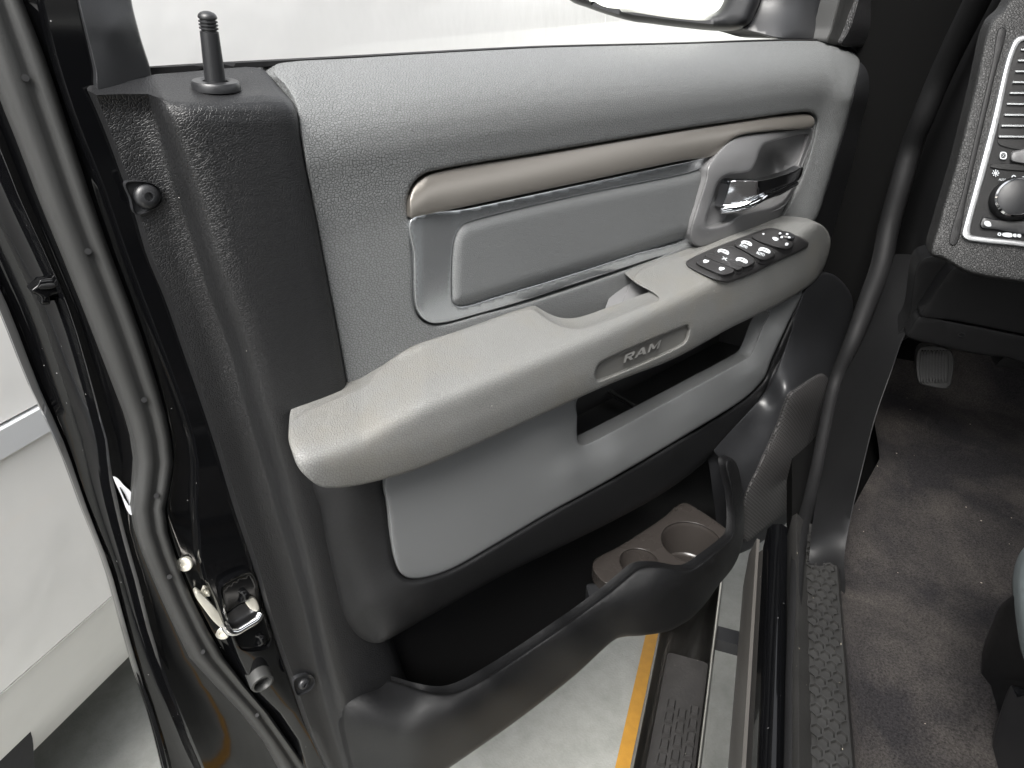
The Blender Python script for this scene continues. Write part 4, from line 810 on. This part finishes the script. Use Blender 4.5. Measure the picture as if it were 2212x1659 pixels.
# body side: pillar, opening seal, kick panel
sealp = [(2150, -80, .68), (2101, 20, .68), (2061, 100, .678), (2027, 173, .675), (1994, 253, .67), (1967, 320, .668), (1945, 400, .665), (1920, 490, .662), (1904, 573, .66), (1874, 653, .645), (1841, 740, .63), (1807, 820, .62), (1784, 920, .61), (1766, 1010, .602), (1750, 1080, .592), (1732, 1150, .575), (1722, 1230, .5675), (1717, 1330, .5645), (1714, 1450, .5635), (1712, 1659, .5630), (1710, 1900, .5630)]
tube('opening_seal', [PT(a, b_, c) for a, b_, c in sealp], [.017]*9+[.0155, .0135, .012, .011, .0105, .010, .009, .0085, .008, .008, .008, .008], M['seal_dark'], cab, step=.02, n=14)
panel('kick_panel', [(1904, 560), (1990, 560), (1998, 650), (1950, 730), (1925, 800), (1890, 900), (1862, 1010), (1838, 1110), (1822, 1200), (1818, 1290), (1752, 1290), (1750, 1180), (1770, 1040), (1812, 840), (1870, 680)], M['kick'], cab,
      rbf([(1904, 560, .665), (1990, 560, .70), (1998, 650, .70), (1925, 800, .66), (1862, 1010, .635), (1818, 1290, PZ(1818, 1290, .716)@L+.012), (1822, 1200, PZ(1822, 1200, .716)@L-.003), (1752, 1290, PZ(1752, 1290, .716)@L+.010), (1750, 1180, PZ(1750, 1180, .716)@L-.004), (1770, 1040, .605), (1812, 840, .625), (1870, 680, .65)]), U=PT, bev=0, step=20, skirt=tuple(L), depth=.001)
panel('pillar_side', [(1850, -200), (2170, -200), (2110, 20), (2000, 260), (1950, 400), (1910, 580), (1815, 830), (1780, 980), (1740, 1160), (1700, 1200), (1690, 1100), (1740, 800), (1780, 560), (1850, 200)], M['gap'], cab, .70, U=PT, bev=0, step=60, skirt=tuple(L), depth=.02)
panel('dash_cap', [(2110, -60), (2212, -160), (2212, 40), (2150, 55), (2120, 160), (2070, 330), (2040, 450), (2010, 560), (1990, 640), (1905, 575), (1945, 400), (1994, 253), (2060, 100)], M['kick'], cab, .705, U=PT, bev=5, bevm=.006, step=30, skirt=tuple(L), depth=.02)
DU = plane_proj(CAM+ray(2150, 430)*.80, -T*math.cos(math.radians(24))+ZZ*math.sin(math.radians(24))-L*.05)
dash = panel('dashboard', [(2138, 48), (2165, 20), (2200, -30), (2320, -60), (2850, -90), (2900, 700), (2330, 628), (2210, 612), (2090, 590), (2035, 560), (2010, 550), (2025, 480), (2060, 360), (2100, 200)], M['dash'], cab, 0.0, U=DU, bev=9, bevm=-.012, step=16, skirt=tuple(T), depth=.03, sharp=70)
# groove line in the dash and the control bezel
panel('dash_rim', [(2160, 60), (2172, 62), (2150, 160), (2120, 290), (2090, 420), (2064, 530), (2052, 528), (2080, 410), (2112, 270), (2142, 140)], M['kick'], dash, .002, U=DU, bev=2, bevm=-.002, step=12, skirt=tuple(T), depth=.004)
bz_o = [(2196, 82), (2230, 74), (2330, 70), (2330, 560), (2212, 534), (2120, 524), (2088, 518), (2078, 508), (2080, 494), (2100, 420), (2140, 270), (2180, 110)]
bz_i = [(2205, 92), (2235, 86), (2320, 82), (2320, 548), (2212, 522), (2122, 512), (2098, 507), (2096, 496), (2116, 420), (2156, 270), (2190, 120)]
panel('control_bezel', bz_o, M['dash_bezel'], dash, .006, [bz_i], U=DU, bev=3, bevm=-.004, step=9, ostep=4, skirt=tuple(T), depth=.012)
ctl = panel('control_panel', [(2200, 88), (2235, 82), (2326, 80), (2326, 552), (2212, 526), (2120, 516), (2092, 510), (2094, 494), (2112, 420), (2152, 270), (2188, 116)], M['kick'], dash, .001, U=DU, bev=0, step=30, skirt=tuple(T), depth=.01)
for k in range(9):
    y0 = 105+k*23.5
    panel('vent_slat', [(2206-k*6.0, y0), (2330, y0+2), (2330, y0+5.5), (2206-k*6.0, y0+3.5)], M['silver'], dash, .006, U=DU, bev=0, step=40, closed_spline=False, skirt=tuple(T), depth=.01)
panel('vent_recess', [(2205, 92), (2326, 80), (2326, 308), (2160, 312), (2156, 300)], M['bin_plastic'], dash, .003, U=DU, bev=0, step=30, skirt=tuple(T), depth=.003)
# vent thumbwheel, knob, dimmer
kc_ = DU(2190, 431, .004); kn = -(T*math.cos(math.radians(24))-ZZ*math.sin(math.radians(24))+L*.05); kn /= np.linalg.norm(kn)
lathe('headlight_knob', [(.0245, -.002), (.0245, .006), (.0225, .010), (.0215, .012)], kc_, kn, M['kick'], dash, n=40)
lathe('knob_ring', [(.0215, .010), (.0218, .0125), (.0200, .0145), (.0190, .0135)], kc_, kn, M['chrome'], dash, n=40)
lathe('knob_cap', [(.0195, .010), (.0193, .0140), (.015, .0155), (.001, .0158)], kc_, kn, M['black_plastic'], dash, n=40)
panel('vent_dial', [(2186, 330), (2196, 326), (2330, 312), (2330, 352), (2200, 352), (2184, 346)], M['bezel_plastic'], dash, .008, U=DU, bev=3, bevm=-.004, step=10, skirt=tuple(T), depth=.008)
panel('panel_seam', [(2140, 357), (2330, 366), (2330, 369), (2140, 360)], M['bin_plastic'], dash, .0035, U=DU, bev=0, step=30, skirt=tuple(T), depth=.003)
panel('dimmer_block', [(2124, 470), (2150, 474), (2330, 492), (2330, 515), (2150, 496), (2118, 490)], M['black_plastic'], dash, .006, U=DU, bev=2, bevm=-.003, step=10, skirt=tuple(T), depth=.006)
def dmark(pts, h=.0042): return panel('dash_mark', pts, M['white_mark'], dash, h, U=DU, bev=0, step=8, ostep=1.5, skirt=tuple(T), depth=.0006)
def dtext(s, c, w, hgt, slope=.1, h=.0044):
    c = np.array(c, float); e1 = np.array([w, w*slope]); e2 = np.array([hgt*.15, -hgt])
    put_text('dash_mark', s, lambda u, v, k: DU(*(c+e1*u+e2*v), h+.0004*k), M['white_mark'], dash, extr=.02, bold=False)
dtext('AUTO', (2165.5, 388), 15, 5)
dmark(ell(2151, 374, 3.4, 3.4))
for k in range(8):
    a = k*math.pi/4; dmark([(2151+5*math.cos(a)-.8*math.sin(a), 374+5*math.sin(a)+.8*math.cos(a)), (2151+5*math.cos(a)+.8*math.sin(a), 374+5*math.sin(a)-.8*math.cos(a)), (2151+7.5*math.cos(a)+.8*math.sin(a), 374+7.5*math.sin(a)-.8*math.cos(a)), (2151+7.5*math.cos(a)-.8*math.sin(a), 374+7.5*math.sin(a)+.8*math.cos(a))])
panel('dash_mark', ell(2190, 383, 5, 4.6), M['white_mark'], dash, .0042, [ell(2190, 383, 2.8, 2.6)], U=DU, bev=0, step=8, ostep=1.5, skirt=tuple(T), depth=.0006)
panel('dash_mark', [(2162, 329), (2174, 330), (2173, 343), (2161, 342)], M['white_mark'], dash, .0042, [[(2164, 331.5), (2172, 332), (2171, 341), (2163, 340.5)]], U=DU, bev=0, step=8, ostep=2, skirt=tuple(T), depth=.0006)
dtext('X', (2167.5, 336), 6, 6)
dmark([(2128, 478), (2138, 479), (2141, 488), (2133, 489), (2127, 485)], .0075)
panel('dash_mark', ell(2159, 506, 4.2, 3.6), M['white_mark'], dash, .0042, [ell(2159, 506, 2.2, 1.8)], U=DU, bev=0, step=8, ostep=1.5, skirt=tuple(T), depth=.0006)
for x0, x1 in ((2166, 2186), (2189, 2195), (2198, 2205)): dmark([(x0, 504+.06*(x0-2160)), (x1, 503+.06*(x1-2160)), (x1, 510+.06*(x1-2160)), (x0, 509+.06*(x0-2160))])
dmark([(2206, 384), (2212, 381), (2218, 386), (2212, 392)])

# knee panels below the dash
KU = plane_proj(CAM+ray(2100, 680)*.92, -T*.92-ZZ*.25+L*(-.1))
panel('knee_panel', [(2058, 580), (2075, 577), (2212, 603), (2340, 630), (2850, 720), (2850, 850), (2340, 745), (2212, 722), (2060, 692), (1988, 681), (2000, 660), (2040, 600)], M['kick'], cab, .004, U=KU, bev=3, bevm=-.004, step=18, skirt=tuple(T), depth=.03)
knee = panel('knee_bolster', [(1984, 684), (2060, 695), (2212, 725), (2340, 752), (2850, 855), (2850, 930), (2340, 830), (2170, 772), (2130, 768), (2020, 745), (1958, 726), (1966, 710)], M['kick'], cab, .0, U=KU, bev=4, bevm=-.006, step=18, skirt=tuple(T), depth=.03)
panel('dash_cover', [(2150, 790), (2212, 745), (2340, 740), (2340, 900), (2212, 800)], M['kick'], cab, -.02, U=KU, bev=4, bevm=-.006, step=18, skirt=tuple(T), depth=.03)
panel('bolster_mark', ell(2078, 724, 8, 5), M['black_plastic'], knee, .002, [ell(2078, 724, 6, 3.4)], U=KU, bev=0, step=8, ostep=2, skirt=tuple(T), depth=.002)
panel('dash_support', [(1990, 560), (2060, 560), (2050, 590), (2000, 665), (1960, 730), (1925, 740), (1960, 690)], M['kick'], cab, -.03, U=KU, bev=3, bevm=-.004, step=20, skirt=tuple(T), depth=.05)
# parking brake pedal
BU = plane_proj(CAM+ray(2020, 790)*1.12, -T*.85+ZZ*.5)
M['pedal'] = simple('pedal_rubber', (.035, .034, .032), .5, bump=.0004, bscale=400, var=.2)
ped = panel('brake_pedal', [(1986, 752), (2056, 760), (2052, 836), (2046, 840), (1990, 830), (1983, 824)], M['pedal'], cab, 0.0, U=BU, bev=3, bevm=-.004, step=8, skirt=tuple(T), depth=.015)
for k in range(9):
    x = 1991+k*6.6; panel('pedal_rib', [(x, 757), (x+3, 757.5), (x+1.5, 828), (x-1.5, 827.5)], M['pedal'], ped, .003, U=BU, bev=1, bevm=-.001, step=12, ostep=8, skirt=tuple(T), depth=.004)
tube('pedal_arm', [BU(2020, 760, -.02), BU(2015, 700, -.05), BU(2010, 620, -.06)], .012, M['black_plastic'], ped, step=.02)
box('hinge_pillar', (1.20, .56, .42), (1.40, .82, 1.75), M['gap'], cab)
box('floor_pan', (-.7, .575, .60), (1.68, 2.2, .645), M['gap'], cab)
box('footwell_side', (1.12, .712, .60), (1.68, .74, 1.22), M['gap'], cab)
# enclosing cab: roof, back wall, far side, firewall (all of it above or beyond the picture)
box('cab_roof', (-1.75, .66, 1.86), (.95, 2.25, 1.92), M['paint'], cab)
box('back_wall', (-1.78, .60, .44), (-1.72, 2.25, 1.86), M['paint'], cab)
box('cab_door', (-1.72, .545, .46), (-.72, .64, 1.30), M['paint'], cab, bevel=.02)
box('cab_glass', (-1.66, .60, 1.30), (-.76, .62, 1.86), M['bin_plastic'], cab)
box('cargo_bed', (-3.9, .53, .50), (-1.85, 2.27, 1.40), M['paint'], cab, bevel=.03)
box('cab_side', (-1.72, 2.22, .44), (1.7, 2.27, 1.30), M['paint'], cab)
box('firewall', (1.70, .66, .44), (1.75, 2.25, 1.25), M['kick'], cab)
box('dash_top', (.95, .74, 1.18), (1.75, 2.2, 1.25), M['kick'], cab)
box('dash_body', (.86, .80, .98), (1.70, 2.2, 1.178), M['kick'], cab, bevel=.03)
box('body_pillar', (-.75, .60, .66), (-.55, .72, 1.88), M['paint'], cab)

# ================================================================== SEAT
seat = empty('driver_seat', tuple(TL(.1, 1.0, .66)), 'black plastic seat base with pale blue-grey cushion fabric on the cab carpet', 'seat')
M['seat_cloth'] = simple('seat_cloth', (.17, .195, .20), .85, bump=.0005, bscale=700, var=.1)
SU = plane_proj(PZ(2078, 1480, .665), (-L))
panel('seat_base', [(2188, 1285), (2212, 1270), (2330, 1270), (2330, 1760), (2125, 1760), (2118, 1659), (2110, 1600), (2090, 1520), (2072, 1492), (2064, 1486), (2076, 1474), (2112, 1450), (2124, 1400), (2144, 1345), (2160, 1310)], M['kick'], seat,
      lambda a, b_: .0+.05*np.clip((1480-np.asarray(b_))/200, 0, 1)-.02, U=SU, bev=10, bevm=-.02, step=14, skirt=tuple(L), depth=.10, sharp=70)
panel('seat_panel', [(2186, 1480), (2160, 1540), (2136, 1640), (2125, 1770), (2330, 1770), (2330, 1520), (2215, 1500), (2200, 1505)], M['black_plastic'], seat, -.005, U=SU, bev=3, bevm=-.004, step=14, skirt=tuple(L), depth=.03)
panel('seat_cushion', [(2188, 1290), (2187, 1250), (2194, 1215), (2210, 1185), (2260, 1150), (2340, 1140), (2340, 1500), (2240, 1470), (2210, 1420), (2195, 1350)], M['seat_cloth'], seat, .05, U=SU, bev=16, bevm=-.05, step=14, skirt=tuple(L), depth=.2, sharp=80)

# debris on the carpet
pb = PZ(2001+0, 1418, .678)
V = [pb+np.array(q)*.006 for q in [(-1, -.6, 0), (.8, -.9, 0), (1.1, .6, .1), (-.7, .9, 0), (-.5, -.2, 1.1), (.5, .1, 1.2), (.2, .6, .8)]]
o = obj('pebble', V, [(0, 1, 5, 4), (1, 2, 5), (2, 6, 5), (2, 3, 6), (3, 4, 6), (0, 4, 3), (4, 5, 6), (0, 3, 2, 1)], simple('pebble', (.32, .29, .26), .8), None, 25, origin=tuple(pb)); tag(o, 'small pale pebble lying on the dirty carpet of the footwell', 'pebble')
tw = [PZ(1987, 1461, .674), PZ(2000, 1467, .6755), PZ(2015, 1470, .6755), PZ(2029, 1469, .674)]
tc_ = np.mean(tw, axis=0)
o = tube('twig', tw, [.0012, .0016, .0015, .001], simple('twig', (.36, .33, .29), .8), None, step=.004, n=8); tag(o, 'thin pale curved twig lying on the carpet near the seat base', 'twig')

# ================================================================== NEIGHBOURING VAN
van = empty('white_van', tuple(TL(1.5, -1.2, 0)), 'white van parked close beside the open truck door', 'van')
LV = -.50
def vprof(z0, z1, n=8): return [(LV+.02*((z-.9)/.6)**2*-1 if True else LV, z) for z in np.linspace(z0, z1, n)]
def vpanel(name, z0, z1, t0, t1, mat, th=.02, off=0):
    pr = [(l_+off, z) for l_, z in vprof(z0, z1)]; return extrude(name, pr+[(l_-th, z) for l_, z in pr[::-1]], t0, t1, mat, van, 30)
tseam = PT(1310, 45, LV)@T
vpanel('side_panel', .835, 2.3, -2.2, tseam-.004, M['van_paint']); vpanel('side_panel', .835, 2.3, tseam+.004, 7.0, M['van_paint'])
vpanel('side_moulding', .790, .830, -2.2, 7.0, M['van_trim'], off=.008)
vpanel('body_panel', .437, .786, -2.2, 7.0, M['van_paint'])
extrude('rocker', [(LV-.012, .434), (LV-.03, .40), (LV-.05, .30), (LV-.10, .195), (LV-.2, .195), (LV-.2, .434)], -2.2, 7.0, M['van_paint'], van, 40)
box('van_core', (-2.2, -2.4, .30), (7.0, LV-.06, 2.3), M['van_paint'], van)
wc = TL(PZ(215, 1690, .02)@T-.37, LV-.17, .33)
lathe('wheel', [(.20, -.11), (.31, -.11), (.33, -.08), (.33, .08), (.31, .11), (.20, .11), (.18, .06), (.02, .05)], wc, L, M['tyre'], van, n=48)
